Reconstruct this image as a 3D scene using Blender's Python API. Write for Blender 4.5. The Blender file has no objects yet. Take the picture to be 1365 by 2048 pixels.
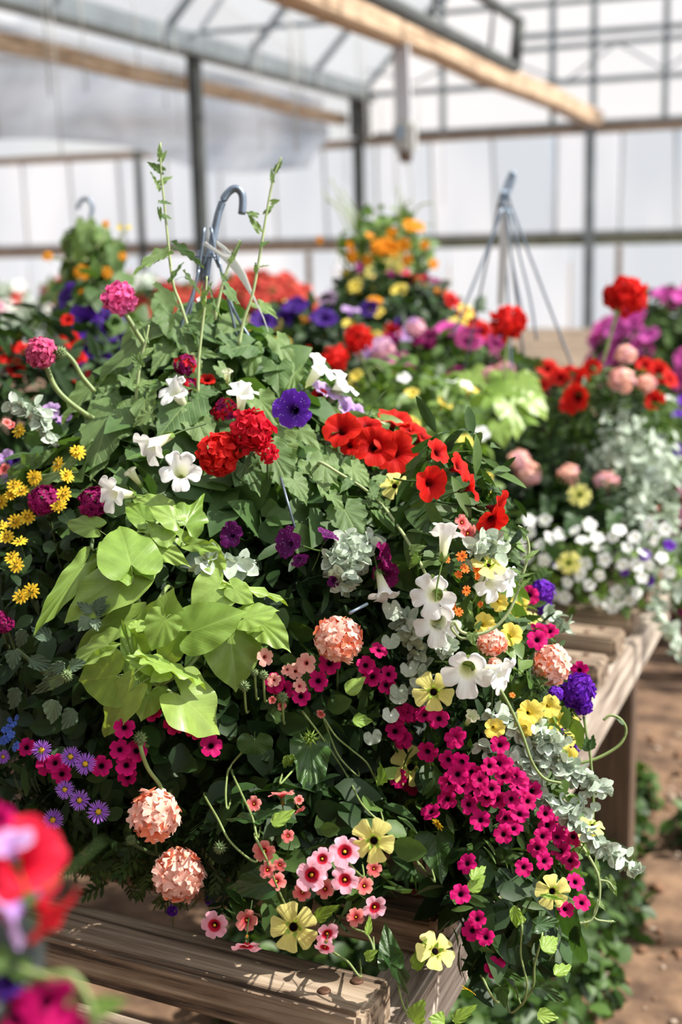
import bpy, math, random
import numpy as np
from mathutils import Matrix, Vector

random.seed(7)
rng = np.random.default_rng(11)
scene = bpy.context.scene
COL = scene.collection

# ------------------------------------------------------------------ camera
FPX, CX, CY, EYE = 2700.0, 682.5, 1024.0, 1.24
MC = np.array([[0.94014114, -0.04494187, -0.3378089],
               [0.33990386, 0.19491229, 0.92004052],
               [-0.02449476, 0.9797905, -0.19852098]])
CAM_R, CAM_U, CAM_F = MC[:, 0], MC[:, 1], MC[:, 2]
cam_data = bpy.data.cameras.new('camera')
cam = bpy.data.objects.new('camera', cam_data)
COL.objects.link(cam)
cam.matrix_world = Matrix(((CAM_R[0], CAM_U[0], -CAM_F[0], 0),
                           (CAM_R[1], CAM_U[1], -CAM_F[1], 0),
                           (CAM_R[2], CAM_U[2], -CAM_F[2], EYE), (0, 0, 0, 1)))
cam_data.sensor_fit = 'VERTICAL'
cam_data.sensor_height = 36.0
cam_data.lens = FPX / 2048 * 36
cam_data.clip_start = 0.05
cam_data.dof.use_dof = True
cam_data.dof.focus_distance = 1.21
cam_data.dof.aperture_fstop = 4.3
scene.camera = cam

# ------------------------------------------------------------------ world, sun, exposure
world = bpy.data.worlds.new('sky')
scene.world = world
world.use_nodes = True
wn, wl = world.node_tree.nodes, world.node_tree.links
wn.clear()
w_out = wn.new('ShaderNodeOutputWorld')
w_bg = wn.new('ShaderNodeBackground')
w_tc = wn.new('ShaderNodeTexCoord')
w_no = wn.new('ShaderNodeTexNoise')
w_no.inputs['Scale'].default_value = 2.6
w_no.inputs['Detail'].default_value = 5
w_ra = wn.new('ShaderNodeValToRGB')
w_ra.color_ramp.elements[0].position = 0.40
w_ra.color_ramp.elements[0].color = (0.50, 0.66, 0.88, 1)
w_ra.color_ramp.elements[1].position = 0.60
w_ra.color_ramp.elements[1].color = (1.0, 1.0, 1.0, 1)
wl.new(w_tc.outputs['Generated'], w_no.inputs['Vector'])
wl.new(w_no.outputs['Fac'], w_ra.inputs['Fac'])
wl.new(w_ra.outputs['Color'], w_bg.inputs['Color'])
wl.new(w_bg.outputs['Background'], w_out.inputs['Surface'])
w_bg.inputs['Strength'].default_value = 0.8

sun_data = bpy.data.lights.new('sun', 'SUN')
sun_data.energy = 10.5
sun_data.angle = math.radians(0.6)
sun_data.color = (1.0, 0.95, 0.87)
sun = bpy.data.objects.new('sun', sun_data)
COL.objects.link(sun)
SUN_DIR = Vector((0.60, 0.20, 0.80)).normalized()
sun.rotation_euler = SUN_DIR.to_track_quat('Z', 'Y').to_euler()
sun.location = (6, 2, 10)

vs = scene.view_settings
vs.view_transform = 'Standard'
vs.look = 'None'
vs.exposure = 0.1
vs.gamma = 1.0
vs.use_curve_mapping = False


# ------------------------------------------------------------------ pixel geometry (measured once, gives world points)
def ray(x, y):
    return MC @ np.array([(x - CX) / FPX, (CY - y) / FPX, 1.0])


CAMP = np.array([0, 0, EYE])


def at_depth(x, y, d):
    return ray(x, y) * d + CAMP


def at_y(x, y, Y):
    d = ray(x, y)
    return d * (Y / d[1]) + CAMP


def at_x(x, y, X):
    d = ray(x, y)
    return d * (X / d[0]) + CAMP


def at_z(x, y, z):
    d = ray(x, y)
    return d * ((z - EYE) / d[2]) + CAMP


def unit(v):
    v = np.asarray(v, float)
    return v / (np.linalg.norm(v) + 1e-12)


UP = np.array([0, 0, 1.0])


def crop(ox, oy, s):
    return lambda pts: [(ox + p[0] / s, oy + p[1] / s) + tuple(p[2:]) for p in pts]


c1 = crop(0, 900, 2.275)
c2 = crop(400, 900, 2.275)
c3 = crop(800, 900, 2.416)
c4 = crop(0, 1350, 2.275)
c5 = crop(400, 1350, 2.275)
c6 = crop(800, 1350, 2.416)
c7 = crop(0, 1600, 1.95)
c8 = crop(665, 1600, 1.95)
ct = crop(0, 430, 1.95)
cu = crop(600, 430, 1.784)


# ------------------------------------------------------------------ materials
def lin(r, g, b):
    f = lambda c: (c / 255 / 12.92) if c / 255 <= 0.04045 else ((c / 255 + 0.055) / 1.055) ** 2.4
    return (f(r), f(g), f(b), 1)


def mat_new(name):
    m = bpy.data.materials.new(name)
    m.use_nodes = True
    nt = m.node_tree
    nt.nodes.clear()
    out = nt.nodes.new('ShaderNodeOutputMaterial')
    return m, nt, out


def N(nt, kind, **kw):
    n = nt.nodes.new('ShaderNode' + kind)
    for k, v in kw.items():
        if k in n.inputs.keys():
            n.inputs[k].default_value = v
        else:
            setattr(n, k, v)
    return n


def math_node(nt, op, a, b=None, c=None):
    n = nt.nodes.new('ShaderNodeMath')
    n.operation = op
    for i, v in enumerate((a, b, c)):
        if v is None:
            continue
        if isinstance(v, (int, float)):
            n.inputs[i].default_value = v
        else:
            nt.links.new(v, n.inputs[i])
    return n.outputs[0]


def mix_color(nt, fac, a, b, blend='MIX'):
    n = nt.nodes.new('ShaderNodeMix')
    n.data_type = 'RGBA'
    n.blend_type = blend
    for sock, v in ((n.inputs[0], fac), (n.inputs[6], a), (n.inputs[7], b)):
        if isinstance(v, (int, float)):
            sock.default_value = v
        elif isinstance(v, tuple):
            sock.default_value = v
        else:
            nt.links.new(v, sock)
    return n.outputs[2]


def thin_surface(nt, out, col, tr, rough, bump=None, tcol=None, spec=0.5):
    """reflecting and light-passing thin blade"""
    p = N(nt, 'BsdfPrincipled', Roughness=rough)
    p.inputs['Specular IOR Level'].default_value = spec
    t = N(nt, 'BsdfTranslucent')
    mx = N(nt, 'MixShader', Fac=tr)
    nt.links.new(col, p.inputs['Base Color'])
    nt.links.new(tcol if tcol is not None else col, t.inputs['Color'])
    if bump is not None:
        nt.links.new(bump, p.inputs['Normal'])
    nt.links.new(p.outputs[0], mx.inputs[1])
    nt.links.new(t.outputs[0], mx.inputs[2])
    nt.links.new(mx.outputs[0], out.inputs['Surface'])


def leaf_mat(name, ca, cb, tr=0.3, rough=0.45, vein=0.0, tint=(1.15, 1.2, 0.5, 1), spec=0.5):
    m, nt, out = mat_new(name)
    g = N(nt, 'NewGeometry')
    oi = N(nt, 'ObjectInfo')
    r = math_node(nt, 'FRACT', math_node(nt, 'ADD', g.outputs['Random Per Island'], oi.outputs['Random']))
    col = mix_color(nt, r, ca, cb)
    tc = N(nt, 'TexCoord')
    no = N(nt, 'TexNoise', Scale=5.0, Detail=4.0)
    nt.links.new(tc.outputs['UV'], no.inputs['Vector'])
    v = math_node(nt, 'MULTIPLY_ADD', no.outputs['Fac'], 0.7, 0.65)
    cm = N(nt, 'CombineColor')
    for i in range(3):
        nt.links.new(v, cm.inputs[i])
    col = mix_color(nt, 1.0, col, cm.outputs[0], 'MULTIPLY')
    bump = None
    if vein > 0:
        sx = N(nt, 'SeparateXYZ')
        nt.links.new(tc.outputs['UV'], sx.inputs[0])
        ax = math_node(nt, 'ABSOLUTE', math_node(nt, 'SUBTRACT', sx.outputs[0], 0.5))
        mid = math_node(nt, 'SUBTRACT', 1.0, math_node(nt, 'MULTIPLY', ax, 45.0))
        mid = math_node(nt, 'MAXIMUM', mid, 0.0)
        q = math_node(nt, 'MULTIPLY', math_node(nt, 'SUBTRACT', sx.outputs[1], math_node(nt, 'MULTIPLY', ax, 0.75)), 9.0)
        fr = math_node(nt, 'ABSOLUTE', math_node(nt, 'SUBTRACT', math_node(nt, 'FRACT', q), 0.5))
        side = math_node(nt, 'MAXIMUM', math_node(nt, 'SUBTRACT', 1.0, math_node(nt, 'MULTIPLY', fr, 9.0)), 0.0)
        vv = math_node(nt, 'MINIMUM', math_node(nt, 'ADD', mid, math_node(nt, 'MULTIPLY', side, 0.55)), 1.0)
        col = mix_color(nt, math_node(nt, 'MULTIPLY', vv, vein), col, mix_color(nt, 1.0, cb, (1.7, 1.6, 1.5, 1), 'MULTIPLY'))
        bn = N(nt, 'Bump', Strength=0.3 if vein > .3 else 0.1, Distance=0.004)
        h = math_node(nt, 'SUBTRACT', math_node(nt, 'MULTIPLY', no.outputs['Fac'], 0.6), vv)
        nt.links.new(h, bn.inputs['Height'])
        bump = bn.outputs[0]
    tcol = mix_color(nt, 1.0, col, tint, 'MULTIPLY')
    thin_surface(nt, out, col, tr, rough, bump, tcol, spec)
    return m


def petal_mat(name, stops, tr=0.35, rough=0.5, streak=0.25, spots=0, vary=None):
    m, nt, out = mat_new(name)
    tc = N(nt, 'TexCoord')
    sx = N(nt, 'SeparateXYZ')
    nt.links.new(tc.outputs['UV'], sx.inputs[0])
    ra = N(nt, 'ValToRGB')
    els = ra.color_ramp.elements
    while len(els) < len(stops):
        els.new(0.5)
    for e, (p, c) in zip(els, stops):
        e.position = p
        e.color = c
    nt.links.new(sx.outputs[1], ra.inputs['Fac'])
    col = ra.outputs['Color']
    if vary is not None:
        oi = N(nt, 'ObjectInfo')
        col = mix_color(nt, math_node(nt, 'MULTIPLY', oi.outputs['Random'], 1.0), col, mix_color(nt, 1.0, col, vary, 'MULTIPLY'))
    mp = N(nt, 'Mapping')
    mp.inputs['Scale'].default_value = (34, 1.6, 1)
    nt.links.new(tc.outputs['UV'], mp.inputs['Vector'])
    no = N(nt, 'TexNoise', Scale=1.0, Detail=3.0)
    nt.links.new(mp.outputs[0], no.inputs['Vector'])
    v = math_node(nt, 'MULTIPLY_ADD', no.outputs['Fac'], streak * 2, 1 - streak)
    cm = N(nt, 'CombineColor')
    for i in range(3):
        nt.links.new(v, cm.inputs[i])
    col = mix_color(nt, 1.0, col, cm.outputs[0], 'MULTIPLY')
    if spots:
        vo = N(nt, 'TexVoronoi', Scale=7.0)
        nt.links.new(tc.outputs['Object'], vo.inputs['Vector'])
        f = math_node(nt, 'LESS_THAN', vo.outputs['Distance'], spots)
        col = mix_color(nt, f, col, (0.8, 0.72, 0.85, 1))
    bn = N(nt, 'Bump', Strength=0.15, Distance=0.02)
    nt.links.new(no.outputs['Fac'], bn.inputs['Height'])
    thin_surface(nt, out, col, tr, rough + .1, bn.outputs[0], None, 0.15)
    return m


def plain_mat(name, c, rough=0.5, metal=0.0, noise=0.0, scale=20.0, c2=None, bump=0.0):
    m, nt, out = mat_new(name)
    p = N(nt, 'BsdfPrincipled', Roughness=rough, Metallic=metal)
    p.inputs['Base Color'].default_value = c
    if noise > 0 or c2 is not None:
        tc = N(nt, 'TexCoord')
        no = N(nt, 'TexNoise', Scale=scale, Detail=5.0)
        nt.links.new(tc.outputs['Object'], no.inputs['Vector'])
        ra = N(nt, 'ValToRGB')
        ra.color_ramp.elements[0].position = 0.35
        ra.color_ramp.elements[1].position = 0.65
        ra.color_ramp.elements[0].color = c2 if c2 else tuple(k * (1 - noise) for k in c[:3]) + (1,)
        ra.color_ramp.elements[1].color = c
        nt.links.new(no.outputs['Fac'], ra.inputs['Fac'])
        nt.links.new(ra.outputs['Color'], p.inputs['Base Color'])
        if bump:
            bn = N(nt, 'Bump', Strength=bump, Distance=0.01)
            nt.links.new(no.outputs['Fac'], bn.inputs['Height'])
            nt.links.new(bn.outputs[0], p.inputs['Normal'])
    nt.links.new(p.outputs[0], out.inputs['Surface'])
    return m


def wood_mat(name, ca, cb, cc, axis=0, rough=0.75):
    """weathered timber: grain drawn out along one axis, cracks, dark knots"""
    m, nt, out = mat_new(name)
    p = N(nt, 'BsdfPrincipled', Roughness=rough)
    tc = N(nt, 'TexCoord')
    oi = N(nt, 'ObjectInfo')
    add = N(nt, 'VectorMath', operation='ADD')
    nt.links.new(tc.outputs['Object'], add.inputs[0])
    cmb = N(nt, 'CombineXYZ')
    for i in range(3):
        nt.links.new(math_node(nt, 'MULTIPLY', oi.outputs['Random'], 37.0), cmb.inputs[i])
    nt.links.new(cmb.outputs[0], add.inputs[1])
    mp = N(nt, 'Mapping')
    s = [70.0, 70.0, 70.0]
    s[axis] = 3.0
    mp.inputs['Scale'].default_value = s
    nt.links.new(add.outputs[0], mp.inputs['Vector'])
    n1 = N(nt, 'TexNoise', Scale=1.0, Detail=6.0, Roughness=0.65, Distortion=0.4)
    nt.links.new(mp.outputs[0], n1.inputs['Vector'])
    n2 = N(nt, 'TexNoise', Scale=9.0, Detail=4.0)
    nt.links.new(add.outputs[0], n2.inputs['Vector'])
    ra = N(nt, 'ValToRGB')
    ra.color_ramp.elements[0].position = 0.36
    ra.color_ramp.elements[0].color = cc
    ra.color_ramp.elements[1].position = 0.66
    ra.color_ramp.elements[1].color = ca
    e = ra.color_ramp.elements.new(0.48)
    e.color = cb
    nt.links.new(n1.outputs['Fac'], ra.inputs['Fac'])
    v = math_node(nt, 'MULTIPLY_ADD', n2.outputs['Fac'], 0.9, 0.55)
    cm = N(nt, 'CombineColor')
    for i in range(3):
        nt.links.new(v, cm.inputs[i])
    col = mix_color(nt, 1.0, ra.outputs['Color'], cm.outputs[0], 'MULTIPLY')
    nt.links.new(col, p.inputs['Base Color'])
    bn = N(nt, 'Bump', Strength=0.6, Distance=0.003)
    nt.links.new(n1.outputs['Fac'], bn.inputs['Height'])
    nt.links.new(bn.outputs[0], p.inputs['Normal'])
    nt.links.new(p.outputs[0], out.inputs['Surface'])
    return m


def sheet_mat(name, c, clear, c2=None, scale=0.7, gloss=0.08):
    """plastic glazing sheet: scatters most daylight, lets some straight through, slight gloss"""
    m, nt, out = mat_new(name)
    t = N(nt, 'BsdfTranslucent')
    t.inputs['Color'].default_value = c
    if c2 is not None:
        tc = N(nt, 'TexCoord')
        mp = N(nt, 'Mapping')
        mp.inputs['Scale'].default_value = (1.0, 1.0, 0.35)
        oi = N(nt, 'ObjectInfo')
        nt.links.new(tc.outputs['Object'], mp.inputs['Vector'])
        cmb = N(nt, 'CombineXYZ')
        nt.links.new(math_node(nt, 'MULTIPLY', oi.outputs['Random'], 20.0), cmb.inputs[0])
        nt.links.new(cmb.outputs[0], mp.inputs['Location'])
        no = N(nt, 'TexNoise', Scale=scale, Detail=3.0)
        nt.links.new(mp.outputs[0], no.inputs['Vector'])
        ra = N(nt, 'ValToRGB')
        ra.color_ramp.elements[0].position = 0.38
        ra.color_ramp.elements[1].position = 0.62
        ra.color_ramp.elements[0].color = c2
        ra.color_ramp.elements[1].color = c
        nt.links.new(no.outputs['Fac'], ra.inputs['Fac'])
        nt.links.new(ra.outputs['Color'], t.inputs['Color'])
    tr = N(nt, 'BsdfTransparent')
    gl = N(nt, 'BsdfGlossy', Roughness=0.25)
    a = N(nt, 'MixShader', Fac=clear)
    b = N(nt, 'MixShader', Fac=gloss)
    nt.links.new(t.outputs[0], a.inputs[1])
    nt.links.new(tr.outputs[0], a.inputs[2])
    nt.links.new(a.outputs[0], b.inputs[1])
    nt.links.new(gl.outputs[0], b.inputs[2])
    nt.links.new(b.outputs[0], out.inputs['Surface'])
    return m


M = {}
M['metal'] = plain_mat('galvanised_steel', lin(150, 158, 162), 0.5, 0.6, 0.25, 6.0)
M['metal_dark'] = plain_mat('weathered_steel', lin(92, 96, 94), 0.6, 0.3, 0.35, 5.0)
M['hook'] = plain_mat('zinc_wire', lin(128, 142, 158), 0.38, 0.75, 0.2, 60.0)
M['tag'] = sheet_mat('white_plastic_tag', (0.88, 0.88, 0.86, 1), 0.0, gloss=0.1)
M['wood'] = wood_mat('weathered_slat', lin(178, 160, 138), lin(128, 108, 88), lin(52, 42, 34), 0)
M['rail'] = wood_mat('grey_rail', lin(205, 194, 180), lin(165, 150, 136), lin(84, 70, 58), 1)
M['leg'] = wood_mat('post_wood', lin(116, 92, 72), lin(86, 66, 50), lin(40, 30, 24), 2)
M['beam'] = wood_mat('beam_wood', lin(216, 192, 164), lin(188, 158, 128), lin(116, 92, 72), 1)
M['plate'] = wood_mat('plate_wood', lin(186, 168, 148), lin(156, 134, 114), lin(96, 76, 62), 0)
M['plate_green'] = wood_mat('mossy_plate', lin(150, 152, 132), lin(118, 122, 100), lin(78, 84, 66), 0)
M['screw'] = plain_mat('rusty_screw', lin(104, 72, 54), 0.7, 0.4, 0.5, 200.0)
M['pot'] = plain_mat('dark_plastic_pot', lin(24, 30, 26), 0.45)
M['soil_mix'] = plain_mat('potting_soil', lin(38, 28, 22), 0.95, 0, 0.6, 60.0, bump=0.8)
M['panel'] = sheet_mat('corrugated_sheet', (0.95, 0.97, 1.0, 1), 0.05, (0.80, 0.85, 0.90, 1), 0.8)
M['upper'] = sheet_mat('clear_upper_sheet', (0.98, 0.99, 1.0, 1), 0.45)
M['film'] = sheet_mat('draped_film', (0.72, 0.73, 0.76, 1), 0.1, (0.42, 0.45, 0.50, 1), 1.1, 0.25)
M['glass'] = sheet_mat('roof_glass', (0.97, 0.98, 1.0, 1), 0.86, gloss=0.05)
M['soil'] = plain_mat('bare_soil', lin(132, 104, 80), 0.95, 0, 0.45, 14.0, c2=lin(78, 58, 44), bump=1.0)
M['stone'] = plain_mat('pebble_grey', lin(176, 156, 136), 0.85, 0, 0.4, 30.0)
M['stone2'] = plain_mat('pebble_brown', lin(136, 100, 74), 0.9, 0, 0.4, 30.0)
M['grey_plastic'] = plain_mat('grey_plastic', lin(176, 176, 172), 0.5)
M['white_paint'] = plain_mat('white_arm', lin(196, 196, 202), 0.45)
M['stem'] = plain_mat('green_stem', lin(136, 156, 92), 0.5, 0, 0.3, 60.0)
M['stem_dark'] = plain_mat('dark_stem', lin(84, 104, 58), 0.55, 0, 0.3, 60.0)
M['stem_silver'] = plain_mat('silver_stem', lin(176, 188, 172), 0.8)
M['stem_pale'] = plain_mat('downy_stem', lin(168, 184, 128), 0.6, 0, 0.2, 80.0)
# foliage
M['lime'] = leaf_mat('lime_leaf', lin(122, 156, 62), lin(156, 184, 92), 0.34, 0.38, 0.16, (1.2, 1.15, 0.35, 1))
M['softfill'] = leaf_mat('downy_filler', lin(58, 90, 46), lin(92, 124, 62), 0.3, 0.55)  # darker copy of downy_leaf; shade inside the foliage is put into its colour
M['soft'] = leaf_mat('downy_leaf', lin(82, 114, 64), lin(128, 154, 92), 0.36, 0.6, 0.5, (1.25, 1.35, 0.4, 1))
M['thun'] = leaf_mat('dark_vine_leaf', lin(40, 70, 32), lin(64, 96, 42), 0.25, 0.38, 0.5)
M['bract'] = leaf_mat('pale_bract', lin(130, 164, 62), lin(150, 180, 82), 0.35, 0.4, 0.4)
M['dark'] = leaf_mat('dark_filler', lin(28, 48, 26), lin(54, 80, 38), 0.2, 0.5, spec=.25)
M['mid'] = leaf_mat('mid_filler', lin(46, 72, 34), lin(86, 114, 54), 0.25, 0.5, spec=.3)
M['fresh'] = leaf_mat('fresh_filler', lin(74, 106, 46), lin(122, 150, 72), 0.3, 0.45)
M['silver'] = leaf_mat('silver_leaf', lin(168, 184, 164), lin(208, 218, 204), 0.18, 0.85, tint=(1, 1.05, 0.9, 1), spec=0.15)
M['nettle'] = leaf_mat('nettle_leaf', lin(70, 92, 70), lin(104, 126, 98), 0.2, 0.5, 0.6)
M['weed'] = leaf_mat('weed_leaf', lin(42, 70, 30), lin(84, 116, 48), 0.28, 0.5)
M['bud'] = leaf_mat('green_bud', lin(104, 128, 76), lin(134, 152, 100), 0.15, 0.6)
M['dry'] = leaf_mat('dry_husk', lin(176, 138, 96), lin(150, 108, 72), 0.2, 0.7)
# petals
P3 = lambda a, b, c, p=(0.0, 0.35, 1.0): [(p[0], a), (p[1], b), (p[2], c)]
M['red'] = petal_mat('red_petal', [(0, lin(60, 2, 6)), (.42, lin(110, 4, 8)), (.62, lin(206, 20, 18)), (1, lin(238, 48, 30))], 0.4, vary=(0.8, 0.6, 0.8, 1))
M['crimson'] = petal_mat('crimson_petal', P3(lin(130, 6, 26), lin(205, 16, 44), lin(226, 34, 66)), 0.35, vary=(0.9, 1.0, 0.55, 1))
M['scarlet'] = petal_mat('scarlet_petal', P3(lin(150, 8, 12), lin(222, 34, 30), lin(240, 54, 46)), 0.35, vary=(0.85, 0.5, 0.7, 1))
M['hotpink'] = petal_mat('hot_pink_petal', P3(lin(150, 10, 70), lin(226, 60, 140), lin(244, 120, 180)), 0.3)
M['raspberry'] = petal_mat('raspberry_petal', P3(lin(120, 10, 60), lin(190, 30, 96), lin(226, 110, 150)), 0.25)
M['magenta'] = petal_mat('magenta_petal', [(0, lin(24, 4, 26)), (0.38, lin(56, 4, 40)), (0.58, lin(186, 8, 98)), (1, lin(222, 20, 122))], 0.3, vary=(0.85, 0.8, 0.75, 1))
M['pinkeye'] = petal_mat('pink_red_eyed_petal', [(0, lin(170, 110, 20)), (0.3, lin(120, 6, 26)), (0.58, lin(190, 20, 48)), (0.66, lin(240, 158, 178)), (1, lin(247, 188, 204))], 0.3, streak=0.12)
M['coral'] = petal_mat('coral_petal', [(0, lin(200, 150, 30)), (0.3, lin(150, 16, 36)), (0.55, lin(214, 84, 88)), (0.72, lin(236, 132, 126)), (1, lin(242, 160, 150))], 0.35, streak=0.15, vary=(1, 0.8, 0.85, 1))
M['peachpink'] = petal_mat('peach_pink_petal', [(0, lin(190, 60, 50)), (0.3, lin(226, 110, 104)), (0.5, lin(244, 160, 150)), (1, lin(250, 186, 170))], 0.35, streak=0.12)
M['peach'] = petal_mat('peach_floret', P3(lin(230, 120, 88), lin(250, 184, 158), lin(254, 214, 198), (0, 0.22, 1)), 0.3, streak=0.1, vary=(1.0, 0.92, 0.92, 1))
M['peach_deep'] = petal_mat('coral_floret', P3(lin(210, 50, 30), lin(244, 124, 82), lin(248, 152, 116)), 0.3, streak=0.1)
M['yellow'] = petal_mat('lemon_petal', [(0, lin(60, 24, 8)), (0.12, lin(224, 204, 76)), (0.3, lin(250, 238, 128)), (1, lin(253, 246, 152))], 0.42, streak=0.1)
M['butter'] = petal_mat('butter_petal', P3(lin(200, 160, 40), lin(240, 214, 84), lin(248, 226, 112)), 0.35, streak=0.12)
M['gold'] = petal_mat('gold_ray', P3(lin(230, 150, 20), lin(246, 196, 44), lin(250, 214, 70)), 0.3, streak=0.1)
M['orange'] = petal_mat('orange_petal', [(0, lin(30, 12, 4)), (0.14, lin(220, 110, 10)), (0.3, lin(240, 146, 24)), (1, lin(248, 160, 40))], 0.35, streak=0.1)
M['nemesia'] = petal_mat('orange_floret', P3(lin(180, 60, 10), lin(240, 110, 40), lin(248, 136, 60)), 0.3)
M['white'] = petal_mat('white_petal', [(0, lin(206, 214, 150)), (0.3, lin(232, 234, 204)), (0.55, lin(248, 248, 244)), (1, lin(252, 252, 252))], 0.3, streak=0.06)
M['greenwhite'] = petal_mat('green_white_petal', P3(lin(186, 202, 120), lin(220, 226, 176), lin(242, 244, 222)), 0.35, streak=0.08)
M['violet'] = petal_mat('violet_petal', [(0, lin(20, 4, 36)), (0.45, lin(44, 12, 84)), (.65, lin(84, 34, 160)), (1, lin(112, 54, 196))], 0.3, spots=0.13)
M['plum'] = petal_mat('plum_petal', [(0, lin(50, 10, 60)), (0.3, lin(74, 16, 78)), (1, lin(98, 18, 92))], 0.25, spots=0.12)
M['plumred'] = petal_mat('wine_petal', [(0, lin(40, 4, 40)), (0.3, lin(96, 4, 64)), (1, lin(128, 6, 84))], 0.25, spots=0.12)
M['purple'] = petal_mat('purple_floret', P3(lin(40, 8, 90), lin(86, 24, 168), lin(116, 44, 196)), 0.25, vary=(1.0, 0.8, 0.8, 1))
M['indigo'] = petal_mat('indigo_petal', P3(lin(14, 4, 36), lin(46, 18, 92), lin(72, 34, 132)), 0.25)
M['wine'] = petal_mat('wine_floret', P3(lin(66, 4, 38), lin(116, 10, 74), lin(152, 28, 96)), 0.25)
M['lilac'] = petal_mat('lilac_petal', P3(lin(110, 60, 150), lin(186, 140, 214), lin(216, 184, 232)), 0.35, streak=0.2)
M['orchid'] = petal_mat('orchid_petal', P3(lin(120, 20, 110), lin(186, 60, 160), lin(214, 104, 186)), 0.3, vary=(1.05, 0.7, 0.8, 1))
M['daisy'] = petal_mat('violet_ray', P3(lin(120, 60, 170), lin(160, 90, 210), lin(184, 124, 226)), 0.3, streak=0.1)
M['blue'] = petal_mat('blue_petal', P3(lin(220, 224, 240), lin(66, 96, 190), lin(84, 116, 206)), 0.3)
M['palepink'] = petal_mat('pale_pink_petal', P3(lin(200, 90, 120), lin(236, 170, 190), lin(244, 204, 214)), 0.3)
M['eye_dark'] = plain_mat('dark_eye', lin(16, 5, 10), 1.0)
M['eye_dark'].node_tree.nodes['Principled BSDF'].inputs['Specular IOR Level'].default_value = 0.05
M['eye_yellow'] = plain_mat('yellow_eye', lin(236, 178, 34), 0.7, 0, 0.4, 300.0)


# ------------------------------------------------------------------ mesh helpers
def mesh_from(name, V, F, mats, uv=None, smooth=True, mat_index=None):
    me = bpy.data.meshes.new(name)
    me.from_pydata([tuple(map(float, v)) for v in V], [], F)
    for m in (mats if isinstance(mats, (list, tuple)) else [mats]):
        me.materials.append(m)
    if uv is not None:
        ul = me.uv_layers.new(name='UVMap')
        li = np.zeros(len(me.loops), int)
        me.loops.foreach_get('vertex_index', li)
        ul.data.foreach_set('uv', np.asarray(uv, float)[li].ravel())
    if smooth:
        me.polygons.foreach_set('use_smooth', [True] * len(me.polygons))
    if mat_index is not None:
        me.polygons.foreach_set('material_index', mat_index)
    me.update()
    return me


def big_mesh(name, V, quads, uv, mat):
    """many alike quads at once, all numpy"""
    me = bpy.data.meshes.new(name)
    nv, nf = len(V), len(quads)
    me.vertices.add(nv)
    me.vertices.foreach_set('co', np.ascontiguousarray(V, dtype=np.float32).ravel())
    me.loops.add(nf * 4)
    me.loops.foreach_set('vertex_index', np.ascontiguousarray(quads, dtype=np.int32).ravel())
    me.polygons.add(nf)
    me.polygons.foreach_set('loop_start', np.arange(0, nf * 4, 4, dtype=np.int32))
    me.polygons.foreach_set('use_smooth', np.ones(nf, dtype=bool))
    ul = me.uv_layers.new(name='UVMap')
    ul.data.foreach_set('uv', np.ascontiguousarray(uv[np.asarray(quads).ravel()], dtype=np.float32).ravel())
    me.materials.append(mat)
    me.update(calc_edges=True)
    me.validate()
    return me


def obj(name, me, parent=None, mw=None, off=None):
    o = bpy.data.objects.new(name, me)
    COL.objects.link(o)
    if parent is not None:
        o.parent = parent
    if mw is not None:
        m = mw if isinstance(mw, Matrix) else Matrix([list(map(float, r)) for r in mw])
        if off is not None:
            m = Matrix.Translation((-off[0], -off[1], -off[2])) @ m
        o.matrix_basis = m
    elif off is not None:
        o.location = (-off[0], -off[1], -off[2])
    return o


def tag(o, label, cat, group=None, kind=None):
    o['label'] = label
    o['category'] = cat
    if group:
        o['group'] = group
    if kind:
        o['kind'] = kind
    return o


class Thing:
    def __init__(self, name, label, cat, loc=(0, 0, 0), group=None, kind=None):
        self.loc = np.array(loc, float)
        self.root = obj(name, None)
        self.root.location = tuple(self.loc)
        self.root.empty_display_size = 0.05
        tag(self.root, label, cat, group, kind)
        self.anchors = []
        self.style = None

    def add(self, name, me, mw=None):
        return obj(name, me, self.root, mw if mw is not None else Matrix.Identity(4), self.loc)


def box_mesh(name, x0, x1, y0, y1, z0, z1, mat, bev=0.0, jit=0.0):
    import bmesh
    bm = bmesh.new()
    vs_ = [bm.verts.new((x, y, z)) for x in (x0, x1) for y in (y0, y1) for z in (z0, z1)]
    for f in ((0, 1, 3, 2), (4, 6, 7, 5), (0, 4, 5, 1), (2, 3, 7, 6), (0, 2, 6, 4), (1, 5, 7, 3)):
        bm.faces.new([vs_[i] for i in f])
    bmesh.ops.recalc_face_normals(bm, faces=bm.faces)
    if bev > 0:
        bmesh.ops.bevel(bm, geom=list(bm.edges), offset=bev, segments=2, affect='EDGES')
    me = bpy.data.meshes.new(name)
    bm.to_mesh(me)
    bm.free()
    me.materials.append(mat)
    return me


def smooth_path(pts, n=6):
    pts = np.asarray(pts, float)
    if len(pts) < 3:
        return pts
    P = np.vstack([2 * pts[0] - pts[1], pts, 2 * pts[-1] - pts[-2]])
    out = []
    for i in range(1, len(P) - 2):
        for k in range(n):
            t = k / n
            a, b, c, d = P[i - 1], P[i], P[i + 1], P[i + 2]
            out.append(0.5 * ((2 * b) + (-a + c) * t + (2 * a - 5 * b + 4 * c - d) * t * t + (-a + 3 * b - 3 * c + d) * t ** 3))
    out.append(pts[-1])
    return np.array(out)


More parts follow.
